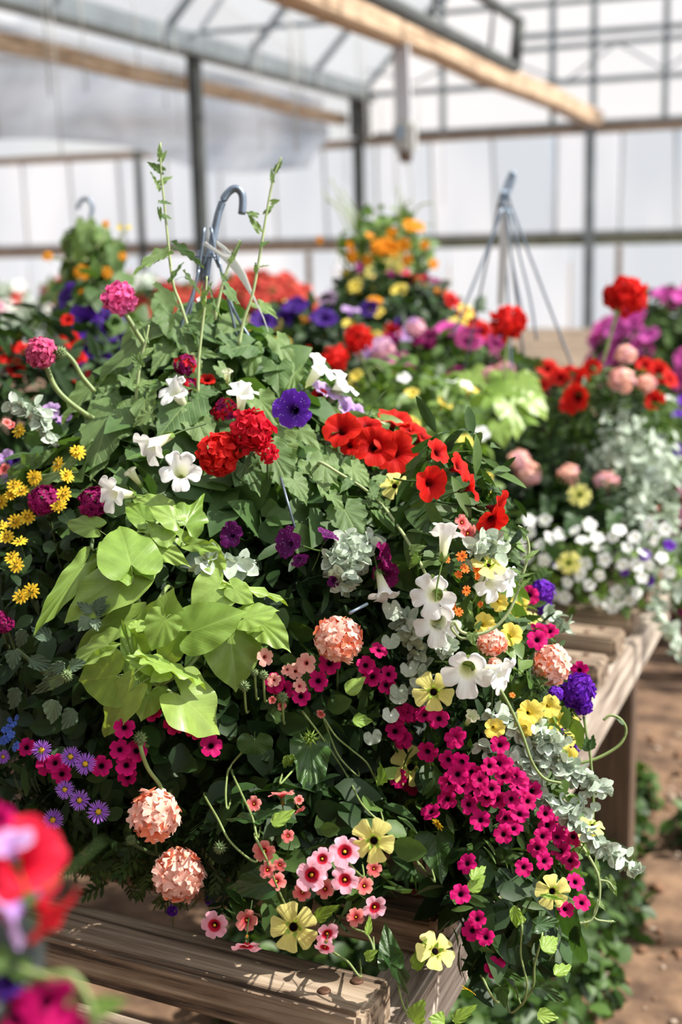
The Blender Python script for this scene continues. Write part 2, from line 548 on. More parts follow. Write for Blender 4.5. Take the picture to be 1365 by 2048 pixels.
def tube_mesh(name, pts, r0, r1, mat, sides=6, smooth=True, n=6):
    P = smooth_path(pts, n) if smooth else np.asarray(pts, float)
    V, F = [], []
    m = len(P)
    ref = np.array([0.31, 0.22, 0.92])
    for i in range(m):
        t = unit(P[min(i + 1, m - 1)] - P[max(i - 1, 0)])
        a = np.cross(t, ref)
        if np.linalg.norm(a) < 0.1:
            a = np.cross(t, [1, 0, 0])
        a = unit(a)
        b = np.cross(t, a)
        r = r0 + (r1 - r0) * i / max(1, m - 1)
        for k in range(sides):
            th = 2 * math.pi * k / sides
            V.append(P[i] + r * (math.cos(th) * a + math.sin(th) * b))
    for i in range(m - 1):
        for k in range(sides):
            k2 = (k + 1) % sides
            F.append((i * sides + k, i * sides + k2, (i + 1) * sides + k2, (i + 1) * sides + k))
    F.append(tuple(range(sides))[::-1])
    F.append(tuple((m - 1) * sides + k for k in range(sides)))
    return mesh_from(name, V, F, mat)


def lathe_mesh(name, prof, mat, n=32, cap=False):
    V, F = [], []
    for (r, z) in prof:
        for k in range(n):
            a = 2 * math.pi * k / n
            V.append((r * math.cos(a), r * math.sin(a), z))
    for i in range(len(prof) - 1):
        for k in range(n):
            k2 = (k + 1) % n
            F.append((i * n + k, i * n + k2, (i + 1) * n + k2, (i + 1) * n + k))
    if cap:
        F.append(tuple(range(n))[::-1])
        F.append(tuple((len(prof) - 1) * n + k for k in range(n)))
    return mesh_from(name, V, F, mat)


# ------------------------------------------------------------------ leaf meshes (x across, y from stalk to tip, z out of the blade)
OUT = {
    'heart': [(0, 1), (.02, .96), (.07, .9), (.18, .8), (.31, .66), (.41, .48), (.475, .28), (.5, .06), (.47, -.14), (.39, -.25), (.28, -.31), (.17, -.29), (.08, -.2), (.03, -.08)],
    'lobed': [(0, 1), (.06, .82), (.15, .62), (.2, .46), (.34, .44), (.5, .34), (.42, .16), (.5, -.02), (.42, -.18), (.26, -.24), (.1, -.1)],
    'toothed': [(0, 1), (.09, .83), (.2, .74), (.2, .64), (.35, .54), (.33, .44), (.47, .3), (.42, .2), (.5, .06), (.42, -.02), (.46, -.16), (.34, -.2), (.3, -.3), (.16, -.26), (.06, -.12)],
    'hastate': [(0, 1), (.08, .86), (.17, .76), (.24, .62), (.33, .5), (.38, .34), (.46, .2), (.5, .04), (.48, -.1), (.36, -.17), (.2, -.16), (.07, -.08)],
    'ovate': [(0, 1), (.1, .9), (.25, .74), (.4, .54), (.5, .34), (.45, .16), (.25, .04), (.06, 0)],
    'round': [(0, .62), (.18, .6), (.36, .48), (.48, .26), (.5, 0), (.44, -.2), (.32, -.34), (.16, -.36), (.05, -.16)],
    'nettle': [(0, 1), (.1, .9), (.14, .82), (.24, .78), (.26, .68), (.36, .64), (.36, .54), (.46, .48), (.44, .38), (.5, .3), (.44, .2), (.4, .1), (.2, .02), (.05, 0)],
}


def resample(pts, n):
    pts = np.asarray(pts, float)
    d = np.r_[0, np.cumsum(np.linalg.norm(np.diff(pts, axis=0), axis=1))]
    t = np.linspace(0, d[-1], n)
    return np.c_[np.interp(t, d, pts[:, 0]), np.interp(t, d, pts[:, 1])]


def leaf_mesh(kind, mat, seed, K=5, n=23, fold=0.14, droop=0.28, wave=0.05, stalk=True):
    r = np.random.default_rng(seed)
    half = resample(OUT[kind], n)
    ring = np.vstack([(half * [-1, 1])[::-1][:-1], half])
    ph, fr = r.uniform(0, 6.28), r.integers(3, 6)
    V, uv = [(0, 0, 0)], [(0.5, 0.3)]
    for k in range(1, K + 1):
        f = k / K
        for j, (x, y) in enumerate(ring):
            x2, y2 = x * f, y * f
            z = fold * (abs(x2) * .5 + 1.6 * x2 * x2) - droop * .8 * (y2 * abs(y2)) - droop * x2 * x2 * .6
            z += wave * f ** 3 * math.sin(fr * 6.283 * j / len(ring) * 2 + ph)
            V.append((x2, y2, z))
            uv.append((x2 + 0.5, (y2 + 0.4) / 1.4))
    F = []
    m = len(ring)
    for j in range(m - 1):
        F.append((0, 1 + j + 1, 1 + j))
        for k in range(K - 1):
            a = 1 + k * m + j
            F.append((a, a + 1, a + m + 1, a + m))
    return mesh_from(kind + '_leaf', V, F, mat, uv)


LEAF = {}


def leaf_variants(key, kind, mat, count=4, **kw):
    LEAF[key] = [leaf_mesh(kind, M[mat], hash(key) % 1000 + 7 * i if False else 31 * i + len(key) * 5, fold=random.uniform(.05, .25), droop=random.uniform(.12, .4), wave=random.uniform(.03, .08), **kw) for i in range(count)]


leaf_variants('lime', 'heart', 'lime', 5)
leaf_variants('lime_lobed', 'lobed', 'lime', 2)
leaf_variants('soft', 'toothed', 'soft', 5)
leaf_variants('thun', 'hastate', 'thun', 4)
leaf_variants('thun_ovate', 'ovate', 'thun', 3)
leaf_variants('bract', 'ovate', 'bract', 3)
leaf_variants('round', 'round', 'thun', 3)
leaf_variants('silver_round', 'round', 'silver', 3)
leaf_variants('nettle', 'nettle', 'nettle', 3)
leaf_variants('ovate', 'ovate', 'mid', 3)
leaf_variants('fresh', 'ovate', 'fresh', 3)


def petiole_mesh():
    pts = [(0, 0, 0), (0, -.22, -.12), (0, -.42, -.42), (0, -.5, -.8)]
    return tube_mesh('petiole', pts, 0.012, 0.016, M['stem'], 5, n=3)


PETIOLE = petiole_mesh()


# ------------------------------------------------------------------ flower meshes (face +z, rim radius about 1)
def radial_mesh(name, prof, nth, lobes, shape, ruffle, mat, seed=0, skew=0.0, spacing=1.0):
    """prof: (radius, height, lobe share); shape(phi) gives the petal outline, phi in -1..1 inside a petal"""
    r = np.random.default_rng(seed)
    V, uv, F = [], [], []
    ph = r.uniform(0, 6.28, 3)
    pet = r.uniform(0.92, 1.06, lobes)
    lift = r.uniform(-0.08, 0.1, lobes)
    K = len(prof)
    for k, (R, Z, s) in enumerate(prof):
        for j in range(nth):
            th = 2 * math.pi * j / nth
            q = th / (2 * math.pi) * lobes
            li = int(q) % lobes
            phi = 2 * (q - int(q)) - 1
            g = shape(phi)
            rr = R * (1 + s * (g * pet[li] - 1))
            z = Z + s * (lift[li] + ruffle * (math.sin(3 * th + ph[0]) * .5 + math.sin(7 * th + ph[1]) * .35 + math.sin(11 * th + ph[2]) * .2))
            z += -0.13 * s * (1 - abs(phi) ** 2) * 0.6
            V.append((rr * math.cos(th), rr * math.sin(th) * (1 - skew), z))
            uv.append((j / nth, k / (K - 1)))
    for k in range(K - 1):
        for j in range(nth):
            j2 = (j + 1) % nth
            F.append((k * nth + j, k * nth + j2, (k + 1) * nth + j2, (k + 1) * nth + j))
    F.append(tuple(range(nth))[::-1])
    return mesh_from(name, V, F, mat, uv)


soft5 = lambda p: 1.0 - 0.2 * abs(p) ** 4 - 0.05 * max(0, 1 - abs(p) * 3)
round5 = lambda p: 1.0 - 0.3 * abs(p) ** 4 - 0.05 * max(0, 1 - abs(p) * 3)
square5 = lambda p: (1.0 - 0.06 * (1 - min(1, abs(p) * 2.5))) * (1.0 if abs(p) < .74 else 1.0 - 0.55 * ((abs(p) - .74) / .26) ** 1.5)
notch5 = lambda p: (1.0 - 0.16 * max(0, 1 - abs(p) * 3.0)) * (1.0 if abs(p) < .7 else 1.0 - 0.5 * ((abs(p) - .7) / .3) ** 1.6)
broad5 = lambda p: 1.0 - 0.42 * abs(p) ** 3
oval5 = lambda p: 1.0 - 0.66 * abs(p) ** 2.6

FL = {}


def variants(key, n, make):
    FL[key] = [make(i) for i in range(n)]


PET = [(.08, -1.0, 0), (.12, -.55, 0), (.17, -.28, 0), (.25, -.1, 0), (.48, .05, .2), (.76, .14, .7), (1.0, .15, 1.0)]
CAL = [(.09, -.7, 0), (.13, -.4, 0), (.18, -.16, 0), (.28, -.04, 0), (.52, .04, .2), (.78, .09, .7), (1.0, .08, 1.0)]
THU = [(.14, -.35, 0), (.17, -.1, 0), (.24, 0, .0), (.45, .05, .35), (.72, .07, .8), (1.0, .02, 1.0)]
ASA = [(.17, -1.6, 0), (.22, -1.2, 0), (.29, -.7, 0), (.37, -.25, 0), (.46, 0, .1), (.72, .16, .6), (1.0, .18, 1.0), (1.08, .15, 1.0)]
FLO = [(.08, -.25, 0), (.12, 0, 0), (.55, .07, .5), (1.0, .05, 1.0)]
petunia = lambda mat, key, n=4, ruf=.14: variants(key, n, lambda i: radial_mesh('petunia_flower', PET, 40, 5, soft5, ruf, M[mat], i * 3 + 1))
calib = lambda mat, key, n=3: variants(key, n, lambda i: radial_mesh('bell_flower', CAL, 40, 5, round5, .07, M[mat], i * 5 + 2))
for mm in ('red', 'violet', 'plum', 'plumred', 'lilac', 'indigo', 'orchid'):
    petunia(mm, mm)
petunia('butter', 'butter', 4, .08)
variants('magenta', 5, lambda i: radial_mesh('petunia_flower', CAL, 40, 5, round5, .12, M['magenta'], i * 5 + 4))
for mm in ('pinkeye', 'coral', 'peachpink'):
    calib(mm, mm)
for mm in ('yellow', 'orange'):
    variants(mm, 4, lambda i, mm=mm: radial_mesh('eyed_flower', THU, 50, 5, square5, .05, M[mm], i * 7 + 3))
def trumpet_mesh(mat, seed):
    r = np.random.default_rng(seed)
    nth, V, uv, F = 50, [], [], []
    up = [1, 1, 0, 0, 0]
    ph = r.uniform(0, 6.28, 2)
    for k, (R, Z, s) in enumerate(ASA):
        for j in range(nth):
            th = 2 * math.pi * j / nth
            q = th / (2 * math.pi) * 5
            li, phi = int(q) % 5, 2 * (q - int(q)) - 1
            g = 1.0 - (.36 if up[li] else .48) * abs(phi) ** 4 - .05 * max(0, 1 - 3 * abs(phi))
            g *= (.86, .9, 1.05, 1.12, 1.02)[li]
            z = Z + s * ((.34 if up[li] else -.06) + .05 * math.sin(3 * th + ph[0]) + .05 * math.sin(8 * th + ph[1])) - .1 * s * (1 - phi * phi)
            rr = R * (1 + s * (g - 1))
            V.append((rr * math.cos(th), rr * math.sin(th), z))
            uv.append((j / nth, k / (len(ASA) - 1)))
    for k in range(len(ASA) - 1):
        for j in range(nth):
            j2 = (j + 1) % nth
            F.append((k * nth + j, k * nth + j2, (k + 1) * nth + j2, (k + 1) * nth + j))
    F.append(tuple(range(nth))[::-1])
    return mesh_from('trumpet_flower', V, F, mat, uv)


variants('white', 4, lambda i: trumpet_mesh(M['white'], i * 3 + 5))
variants('greenwhite', 2, lambda i: radial_mesh('trumpet_flower', ASA[:6] + [(.6, .32, .5)], 45, 5, oval5, .06, M['greenwhite'], i * 3 + 6))
for mm in ('peach', 'peach_deep', 'purple', 'wine', 'nemesia', 'palepink', 'blue', 'lilac'):
    variants('fl_' + mm, 3, lambda i, mm=mm: radial_mesh('floret', FLO, 30, 5, notch5, .1, M[mm], i * 3 + 7))
variants('fl_white', 3, lambda i: radial_mesh('small_flower', FLO, 25, 5, round5, .08, M['white'], i + 40))
M['coralred'] = petal_mat('coral_red_petal', P3(lin(110, 24, 20), lin(190, 66, 54), lin(214, 92, 74)), 0.3, vary=(.8, .6, .7, 1))
petunia('crimson', 'crimson')
for mm in ('crimson', 'scarlet', 'hotpink', 'raspberry', 'red', 'coralred'):
    variants('ge_' + mm, 3, lambda i, mm=mm: radial_mesh('floret', FLO, 25, 5, oval5, .22, M[mm], i * 3 + 9))


def daisy_mesh(n, mat, seed, w):
    r = np.random.default_rng(seed)
    V, F, uv = [], [], []
    for i in range(n):
        a = 2 * math.pi * i / n + r.uniform(-.06, .06)
        L = r.uniform(.86, 1.05)
        lift = r.uniform(-.1, .14)
        d = np.array([math.cos(a), math.sin(a)])
        t = np.array([-d[1], d[0]])
        b = len(V)
        for (s, ww) in ((.15, .5), (.5, 1.0), (.82, .95), (1.0, .35)):
            for sg in (-1, 0, 1):
                p = d * s * L + t * w * ww * sg
                V.append((p[0], p[1], lift * s * s + .05 * s - .04 * abs(sg)))
                uv.append((.5 + .4 * sg, s))
        for k in range(3):
            for q in range(2):
                F.append((b + k * 3 + q, b + k * 3 + q + 1, b + k * 3 + q + 4, b + k * 3 + q + 3))
    return mesh_from('daisy_rays', V, F, mat, uv)


variants('daisy', 3, lambda i: daisy_mesh(30, M['daisy'], i, .055))
variants('gold', 3, lambda i: daisy_mesh(11, M['gold'], i + 20, .15))


def dome(name, R, h, mat, n=14, rings=4):
    return lathe_mesh(name, [(max(.002, R * math.cos(a)), h * math.sin(a)) for a in np.linspace(0, math.pi / 2, rings)], mat, n)


DISC_Y = dome('disc', .26, .16, M['eye_yellow'])
EYE_D = lathe_mesh('eye', [(.002, .01), (.08, .008), (.13, .0), (.16, -.06)], M['eye_dark'], 14)
EYE_Y = lathe_mesh('eye', [(.002, .0), (.06, -.01), (.1, -.05), (.08, -.12)], M['eye_yellow'], 10)


def calyx_mesh(z0, rad, mat):
    """five sepals cupping the tube, and the stalk behind"""
    V, F = [], []
    for i in range(5):
        a = 2 * math.pi * i / 5
        d = np.array([math.cos(a), math.sin(a), 0])
        t = np.array([-d[1], d[0], 0])
        b = len(V)
        for (rr, z, w) in ((.02, z0, .05), (rad, z0 + .15, .12), (rad * 1.5, z0 + .42, .1), (rad * 2.2, z0 + .62, .01)):
            for sg in (-1, 1):
                V.append(d * rr + t * w * sg + np.array([0, 0, z]))
        for k in range(3):
            F.append((b + 2 * k, b + 2 * k + 1, b + 2 * k + 3, b + 2 * k + 2))
    pts = [(0, 0, z0 + .05), (.05, 0, z0 - .5), (.1, -.1, z0 - 1.3), (.05, -.2, z0 - 2.2)]
    P = smooth_path(pts, 2)
    b = len(V)
    for p in P:
        for k in range(4):
            V.append(p + .05 * np.array([math.cos(k * math.pi / 2), math.sin(k * math.pi / 2), 0]))
    for i in range(len(P) - 1):
        for k in range(4):
            k2 = (k + 1) % 4
            F.append((b + i * 4 + k, b + i * 4 + k2, b + i * 4 + 4 + k2, b + i * 4 + 4 + k))
    return mesh_from('calyx', V, F, mat)


CALYX = {'petunia': calyx_mesh(-1.0, .1, M['mid']), 'calib': calyx_mesh(-.72, .1, M['mid']), 'thun': calyx_mesh(-.36, .16, M['bract']),
         'white': calyx_mesh(-1.75, .2, M['fresh']), 'daisy': calyx_mesh(-.25, .16, M['mid'])}
CALYX_OF = {**{k: 'petunia' for k in ('red', 'violet', 'plum', 'plumred', 'lilac', 'indigo', 'orchid', 'butter', 'magenta')},
            **{k: 'calib' for k in ('pinkeye', 'coral', 'peachpink')}, 'yellow': 'thun', 'orange': 'thun', 'white': 'white', 'greenwhite': 'white',
            'daisy': 'daisy', 'gold': 'daisy'}
EYE_OF = {'yellow': EYE_D, 'orange': EYE_D, 'pinkeye': EYE_Y, 'coral': EYE_Y, 'daisy': DISC_Y, 'gold': DISC_Y}


def spiky_ball(name, mat, n=46, spike=.42):
    V, F, uv = [], [], []
    for i in range(n):
        z = 1 - 2 * (i + .5) / n
        a = i * 2.39996
        s = math.sqrt(1 - z * z)
        d = np.array([s * math.cos(a), s * math.sin(a), z])
        t = unit(np.cross(d, [.3, .5, .8]))
        u = np.cross(d, t)
        b = len(V)
        for k in range(4):
            V.append(d * .55 + .2 * (math.cos(k * 1.571) * t + math.sin(k * 1.571) * u))
            uv.append((.5, .3))
        V.append(d * (.75 + spike) + u * .05)
        uv.append((.5, .9))
        for k in range(4):
            F.append((b + k, b + (k + 1) % 4, b + 4))
    return mesh_from(name, V, F, mat, uv)


BUD = spiky_ball('bud', M['bud'])
CORE = spiky_ball('receptacle', M['bud'], 30, .1)
BUD_PINK = spiky_ball('bud', M['raspberry'], 40, .2)


# ------------------------------------------------------------------ plant mounds: solid shapes the plants grow over
class Mound:
    def __init__(self):
        self.parts = []

    def revolve(self, c, prof):
        self.parts.append(('r', np.array(c, float), np.array([p[0] for p in prof]), np.array([p[1] for p in prof])))
        return self

    def ell(self, c, r):
        self.parts.append(('e', np.array(c, float), np.array(r, float)))
        return self

    def f(self, p):
        p = np.atleast_2d(p)
        out = np.full(len(p), 9.0)
        for q in self.parts:
            if q[0] == 'r':
                d = p - q[1]
                rr = np.hypot(d[:, 0], d[:, 1])
                ang = np.arctan2(d[:, 1], d[:, 0])
                R = np.interp(p[:, 2], q[2], q[3], left=-.3, right=-.3) * (1 + .05 * np.sin(3 * ang + 1) + .03 * np.sin(7 * ang))
                v = (rr - R) * .75
            else:
                d = (p - q[1]) / q[2]
                v = (np.linalg.norm(d, axis=1) - 1) * q[2].min()
            out = np.minimum(out, v)
        return out

    def grad(self, p, e=.012):
        p = np.atleast_2d(p)
        g = np.stack([self.f(p + np.eye(3)[i] * e) - self.f(p - np.eye(3)[i] * e) for i in range(3)], 1)
        return g / (np.linalg.norm(g, axis=1, keepdims=True) + 1e-9)

    def hit(self, x, y, tmin=.4, tmax=6.0):
        d = ray(x, y)
        t = np.linspace(tmin, tmax, 700)
        P = CAMP + t[:, None] * d
        v = self.f(P)
        i = np.argmax(v < 0) if (v < 0).any() else int(np.argmin(v))
        p = P[i]
        return p, t[i], self.grad(p)[0]

    def sample(self, n, lo, hi, depth=.09, outer=.008):
        out = []
        tot = 0
        while tot < n:
            p = rng.uniform(lo, hi, (40000, 3))
            v = self.f(p)
            p = p[(v < outer) & (v > -depth)]
            out.append(p)
            tot += len(p)
        p = np.vstack(out)[:n]
        return p, self.grad(p)


def frame(pos, z, roll, sx, sy=None, sz=None):
    z = unit(z)
    a = np.cross([.02, .03, 1], z)
    if np.linalg.norm(a) < .05:
        a = np.array([1.0, 0, 0])
    a = unit(a)
    b = np.cross(z, a)
    x = a * math.cos(roll) + b * math.sin(roll)
    y = np.cross(z, x)
    sy = sx if sy is None else sy
    sz = sx if sz is None else sz
    m = np.eye(4)
    m[:3, 0], m[:3, 1], m[:3, 2], m[:3, 3] = x * sx, y * sy, z * sz, pos
    return m


def to_cam(p):
    return unit(CAMP - p)


def flower_at(th, kind, pos, face, R, name='flower', bits=True, roll=None):
    me = random.choice(FL[kind])
    o = th.add(name, me, frame(pos, face, random.uniform(0, 6.28) if roll is None else roll, R))
    if bits:
        k = CALYX_OF.get(kind)
        if k:
            obj('calyx', CALYX[k], o)
        if kind in EYE_OF:
            obj('disc' if kind in ('daisy', 'gold') else 'eye', EYE_OF[kind], o)
    return o


def px_point(md, x, y, off=.0, dep=None):
    if dep is not None:
        p = at_depth(x, y, dep)
        return p, dep, md.grad(p)[0] if md else to_cam(p)
    p, t, n = md.hit(x, y)
    # step back towards the camera along the sight line so that the point keeps its place
    k = off
    p = at_depth(x, y, t - k)
    return p, t - k, n


def flowers(th, md, kind, pts, d=None, off=.025, face=None, jit=.25, w=(.45, .6, .2), bits=True, dep=None, name='flower', roll=None):
    """pts: (x, y[, size, face])  face in camera terms (right, up, towards)"""
    for q in pts:
        x, y = q[0], q[1]
        s = q[2] if len(q) > 2 and q[2] else d
        fc = q[3] if len(q) > 3 else face
        p, t, n = px_point(md, x, y, off + random.uniform(-.008, .012), dep)
        if fc is not None:
            z = CAM_R * fc[0] + CAM_U * fc[1] - CAM_F * fc[2]
            z = unit(z) + rng.normal(0, jit * .4, 3)
        else:
            z = w[0] * n + w[1] * to_cam(p) + w[2] * UP + rng.normal(0, jit, 3)
        flower_at(th, kind, p, z, s * t / FPX / 2, name, bits, roll)
        th.anchors.append(p)


def head(th, md, pts, kinds, nf=26, fl=.34, squash=.8, off=.04, dep=None, face=None, cover=.72, core=CORE, stem=True):
    """a round flower head built of florets"""
    for q in pts:
        x, y, s = q[:3]
        fc = q[3] if len(q) > 3 else face
        p, t, n = px_point(md, x, y, off, dep if len(q) < 5 else q[4])
        z = unit(.35 * n + .55 * to_cam(p) + .3 * UP) if fc is None else unit(CAM_R * fc[0] + CAM_U * fc[1] - CAM_F * fc[2])
        R = s * t / FPX / 2
        h = th.add('flower_head', core, frame(p, z, random.uniform(0, 6), R * .62))
        inv = h.matrix_basis.inverted()
        for i in range(nf):
            c = 1 - cover * 2 * (i + .5) / nf
            a = i * 2.39996 + random.uniform(-.2, .2)
            sn = math.sqrt(max(0, 1 - c * c))
            dl = np.array([sn * math.cos(a), sn * math.sin(a), c])
            rad = random.uniform(1.0, 1.3)
            f = random.choice(FL[random.choice(kinds)])
            m = frame(dl * rad * np.array([1, 1, squash]), dl + rng.normal(0, .14, 3), random.uniform(0, 6.28), fl * 2.0)
            o = obj('floret', f, h, m)
        th.anchors.append(p)
        if stem:
            q2 = p - z * R * .5
            tube(th, 'stem', [q2, q2 - z * .02 - UP * .015, q2 - z * .05 - UP * .04], .0011, .0013, 'stem_dark')


def tube(th, name, pts, r0, r1, mat='stem', sides=6, parent=None):
    me = tube_mesh(name, pts, r0, r1, M[mat], sides)
    return th.add(name, me)


def px_stem(th, md, pts, r0, r1, mat='stem', off=.03, dep=None, name='stem'):
    W = []
    for q in pts:
        dd = q[2] if len(q) > 2 else dep
        p, t, n = px_point(md, q[0], q[1], off, dd)
        W.append(p)
    if dep is None and len(pts[0]) < 3:
        W = [W[0] + CAM_F * .045 - UP * .01] + W + [W[-1] + CAM_F * .045]
    return tube(th, name, W, r0, r1, mat), W


def leaf_pt(th, key, B, T, width, nrm, name='leaf', stalk=True):
    y = T - B
    L = np.linalg.norm(y)
    y = y / L
    x = np.cross(y, nrm)
    x = unit(x)
    z = np.cross(x, y)
    m = np.eye(4)
    m[:3, 0], m[:3, 1], m[:3, 2], m[:3, 3] = x * width, y * L, z * L, B
    o = th.add(name, random.choice(LEAF[key]), m)
    if stalk:
        s = np.diag([L / max(width, 1e-6) * .55, .55, .55, 1])
        obj('petiole', PETIOLE, o, s)
    return o


def px_leaf(th, md, key, bx, by, tx, ty, w, ob=.03, ot=.035, wn=(.5, .7, .35), dep=None, stalk=True, jit=.15):
    B, tb, n = px_point(md, bx, by, ob, dep)
    Lp = math.hypot(tx - bx, ty - by) * tb / FPX
    T, tt, n2 = px_point(md, tx, ty, ot, dep)
    tt = min(max(tt, tb - Lp * .7), tb + Lp * .7)
    T = at_depth(tx, ty, tt)
    nn = wn[0] * n + wn[1] * to_cam(B) + wn[2] * UP + rng.normal(0, jit, 3)
    o = leaf_pt(th, key, B, T, w * tb / FPX, nn, stalk=stalk)
    th.anchors.append((B + T) / 2)
    return o


# loose small leaves, joined
def strip_template(prof, fold=.1, droop=.25):
    V, Q, uv = [], [], []
    for (y, w) in prof:
        for sg in (-1, 0, 1):
            V.append((sg * w, y, fold * abs(sg) * w * 2 - droop * y * y))
            uv.append((.5 + sg * w, y))
    for k in range(len(prof) - 1):
        for q in range(2):
            a = k * 3 + q
            Q.append((a, a + 1, a + 4, a + 3))
    return np.array(V), np.array(Q), np.array(uv)


def fern_template():
    V, Q, uv = [], [], []

    def strip(p0, p1, w, dz):
        b = len(V)
        d = unit(np.array(p1) - np.array(p0))
        t = np.array([-d[1], d[0], 0])
        for p, ww, z in ((p0, w * .5, 0), ((np.array(p0) * .4 + np.array(p1) * .6), w, dz * .5), (p1, w * .15, dz)):
            for sg in (-1, 1):
                V.append(np.array(p) + t * ww * sg + np.array([0, 0, z]))
                uv.append((.5, .5))
        for k in range(2):
            Q.append((b + 2 * k, b + 2 * k + 1, b + 2 * k + 3, b + 2 * k + 2))
    strip((0, 0, 0), (0, 1, -.2), .05, -.1)
    for y in (.2, .42, .64, .82):
        for sg in (-1, 1):
            strip((0, y, -.1 * y), (sg * .38 * (1.15 - y * .7), y + .26, -.1 * y - .06), .075, .03)
    return np.array(V), np.array(Q), np.array(uv)


TPL = {'lance': strip_template([(0, .03), (.3, .13), (.6, .14), (.85, .08), (1, .01)]),
       'ovate': strip_template([(0, .06), (.2, .24), (.5, .3), (.8, .16), (1, .01)]),
       'oval': strip_template([(0, .08), (.2, .3), (.5, .38), (.8, .28), (1, .05)], .16, .1),
       'lobed': strip_template([(-.15, .2), (.1, .46), (.4, .4), (.7, .24), (1, .02)], .1, .2),
       'fern': fern_template()}


def loose_leaves(th, name, pts, nrm, size, tpl, mat, down=.5, spread=.7, parent=None):
    if len(pts) == 0:
        return None
    tv, tq, tu = TPL[tpl]
    n, k = len(pts), len(tv)
    z = nrm + rng.normal(0, spread, (n, 3)) + np.array([0, 0, .35])
    z /= np.linalg.norm(z, axis=1, keepdims=True)
    y = rng.normal(0, 1, (n, 3)) + nrm * .7 - np.array([0, 0, down])
    y -= z * (y * z).sum(1, keepdims=True)
    y /= np.linalg.norm(y, axis=1, keepdims=True)
    x = np.cross(y, z)
    s = (size * rng.uniform(.65, 1.3, n))[:, None, None]
    V = pts[:, None, :] + s * (tv[None, :, 0:1] * x[:, None] + tv[None, :, 1:2] * y[:, None] + tv[None, :, 2:3] * z[:, None])
    Q = (tq[None] + (np.arange(n) * k)[:, None, None]).reshape(-1, 4)
    uv = np.tile(tu, (n, 1))
    me = big_mesh(name, V.reshape(-1, 3) - th.loc, Q, uv, M[mat])
    o = obj(name, me, th.root)
    o['kind'] = 'stuff'
    return o


def clothe(things, md, n, lo, hi, depth=.09, sizes=1.0):
    """share a mound's small leaves out to the nearest plant"""
    pts, nr = md.sample(n, np.array(lo), np.array(hi), depth)
    A, idx = [], []
    for i, t in enumerate(things):
        if t.style is None:
            continue
        for a in t.anchors:
            A.append(a)
            idx.append(i)
    A, idx = np.array(A), np.array(idx)
    own = np.zeros(len(pts), int)
    for s in range(0, len(pts), 4000):
        dd = ((pts[s:s + 4000, None] - A[None]) ** 2).sum(2)
        own[s:s + 4000] = idx[dd.argmin(1)]
    for i, t in enumerate(things):
        if t.style is None:
            continue
        m = own == i
        tpl, size, mat = t.style
        loose_leaves(t, 'foliage', pts[m], nr[m], size * sizes, tpl, mat)


# ================================================================== SETTING
# ground
def ground():
    n = 90
    xs = np.linspace(-2.2, 1.6, n)
    ys = np.linspace(.6, 6.0, n)
    V, F, uv = [], [], []
    r = np.random.default_rng(3)
    bumps = [(r.uniform(-2.2, 1.6), r.uniform(.6, 6), r.uniform(.03, .12), r.uniform(-.012, .016)) for _ in range(260)]
    X, Y = np.meshgrid(xs, ys, indexing='ij')
    Z = np.zeros_like(X)
    for (a, b, s, h) in bumps:
        Z += h * np.exp(-((X - a) ** 2 + (Y - b) ** 2) / s ** 2)
    edge = np.minimum.reduce([X + 2.2, 1.6 - X, Y - .6, 6 - Y]) / .3
    Z *= np.clip(edge, 0, 1)
    for i in range(n):
        for j in range(n):
            V.append((xs[i], ys[j], Z[i, j]))
    for i in range(n - 1):
        for j in range(n - 1):
            F.append((i * n + j, (i + 1) * n + j, (i + 1) * n + j + 1, i * n + j + 1))
    b = len(V)
    for (x, y) in ((-40, -20), (40, -20), (40, 60), (-40, 60), (-2.2, .6), (1.6, .6), (1.6, 6), (-2.2, 6)):
        V.append((x, y, 0))
    for k in range(4):
        k2 = (k + 1) % 4
        F.append((b + k, b + k2, b + 4 + k2, b + 4 + k))
    o = obj('floor', mesh_from('floor', V, F, M['soil']))
    tag(o, 'bare reddish brown soil floor of the greenhouse with scattered pebbles', 'ground', kind='structure')
    return o, (xs, ys, Z)


floor, GZ = ground()


def ground_z(x, y):
    i = int(np.clip(np.searchsorted(GZ[0], x), 0, 89))
    j = int(np.clip(np.searchsorted(GZ[1], y), 0, 89))
    return GZ[2][i, j]


def pebble_mesh(seed, mat):
    import bmesh
    bm = bmesh.new()
    bmesh.ops.create_icosphere(bm, subdivisions=2, radius=1)
    r = np.random.default_rng(seed)
    d = r.normal(0, 1, (6, 3))
    for v in bm.verts:
        p = np.array(v.co)
        s = 1 + .16 * sum(math.sin(2.2 * p.dot(k) + i) for i, k in enumerate(d)) / 3
        v.co = Vector((p * s * [1, .8, .55]).tolist())
    me = bpy.data.meshes.new('pebble')
    bm.to_mesh(me)
    bm.free()
    me.materials.append(mat)
    me.polygons.foreach_set('use_smooth', [True] * len(me.polygons))
    return me


PEB = [pebble_mesh(i, M['stone'] if i % 2 else M['stone2']) for i in range(6)]
r_ = np.random.default_rng(5)
for i in range(290):
    x, y = (r_.uniform(-.5, -.02), r_.uniform(1.85, 3.3)) if i < 230 else (r_.uniform(-.3, .42), r_.uniform(3.0, 5.2))
    if x < -.15 and y > 3.4:
        continue
    s = r_.choice([.004, .006, .008, .011, .016], p=[.25, .27, .24, .17, .07])
    o = obj('pebble', PEB[i % 6], floor)
    o.location = (x, y, ground_z(x, y) + s * .25)
    o.scale = (s, s * r_.uniform(.7, 1.1), s)
    o.rotation_euler = (r_.uniform(-.3, .3), r_.uniform(-.3, .3), r_.uniform(0, 6))

# end wall
YB = 13.0
wall = Thing('wall_back', 'far end wall of translucent plastic panels in a steel frame', 'wall', (-3, YB, 0), kind='structure')


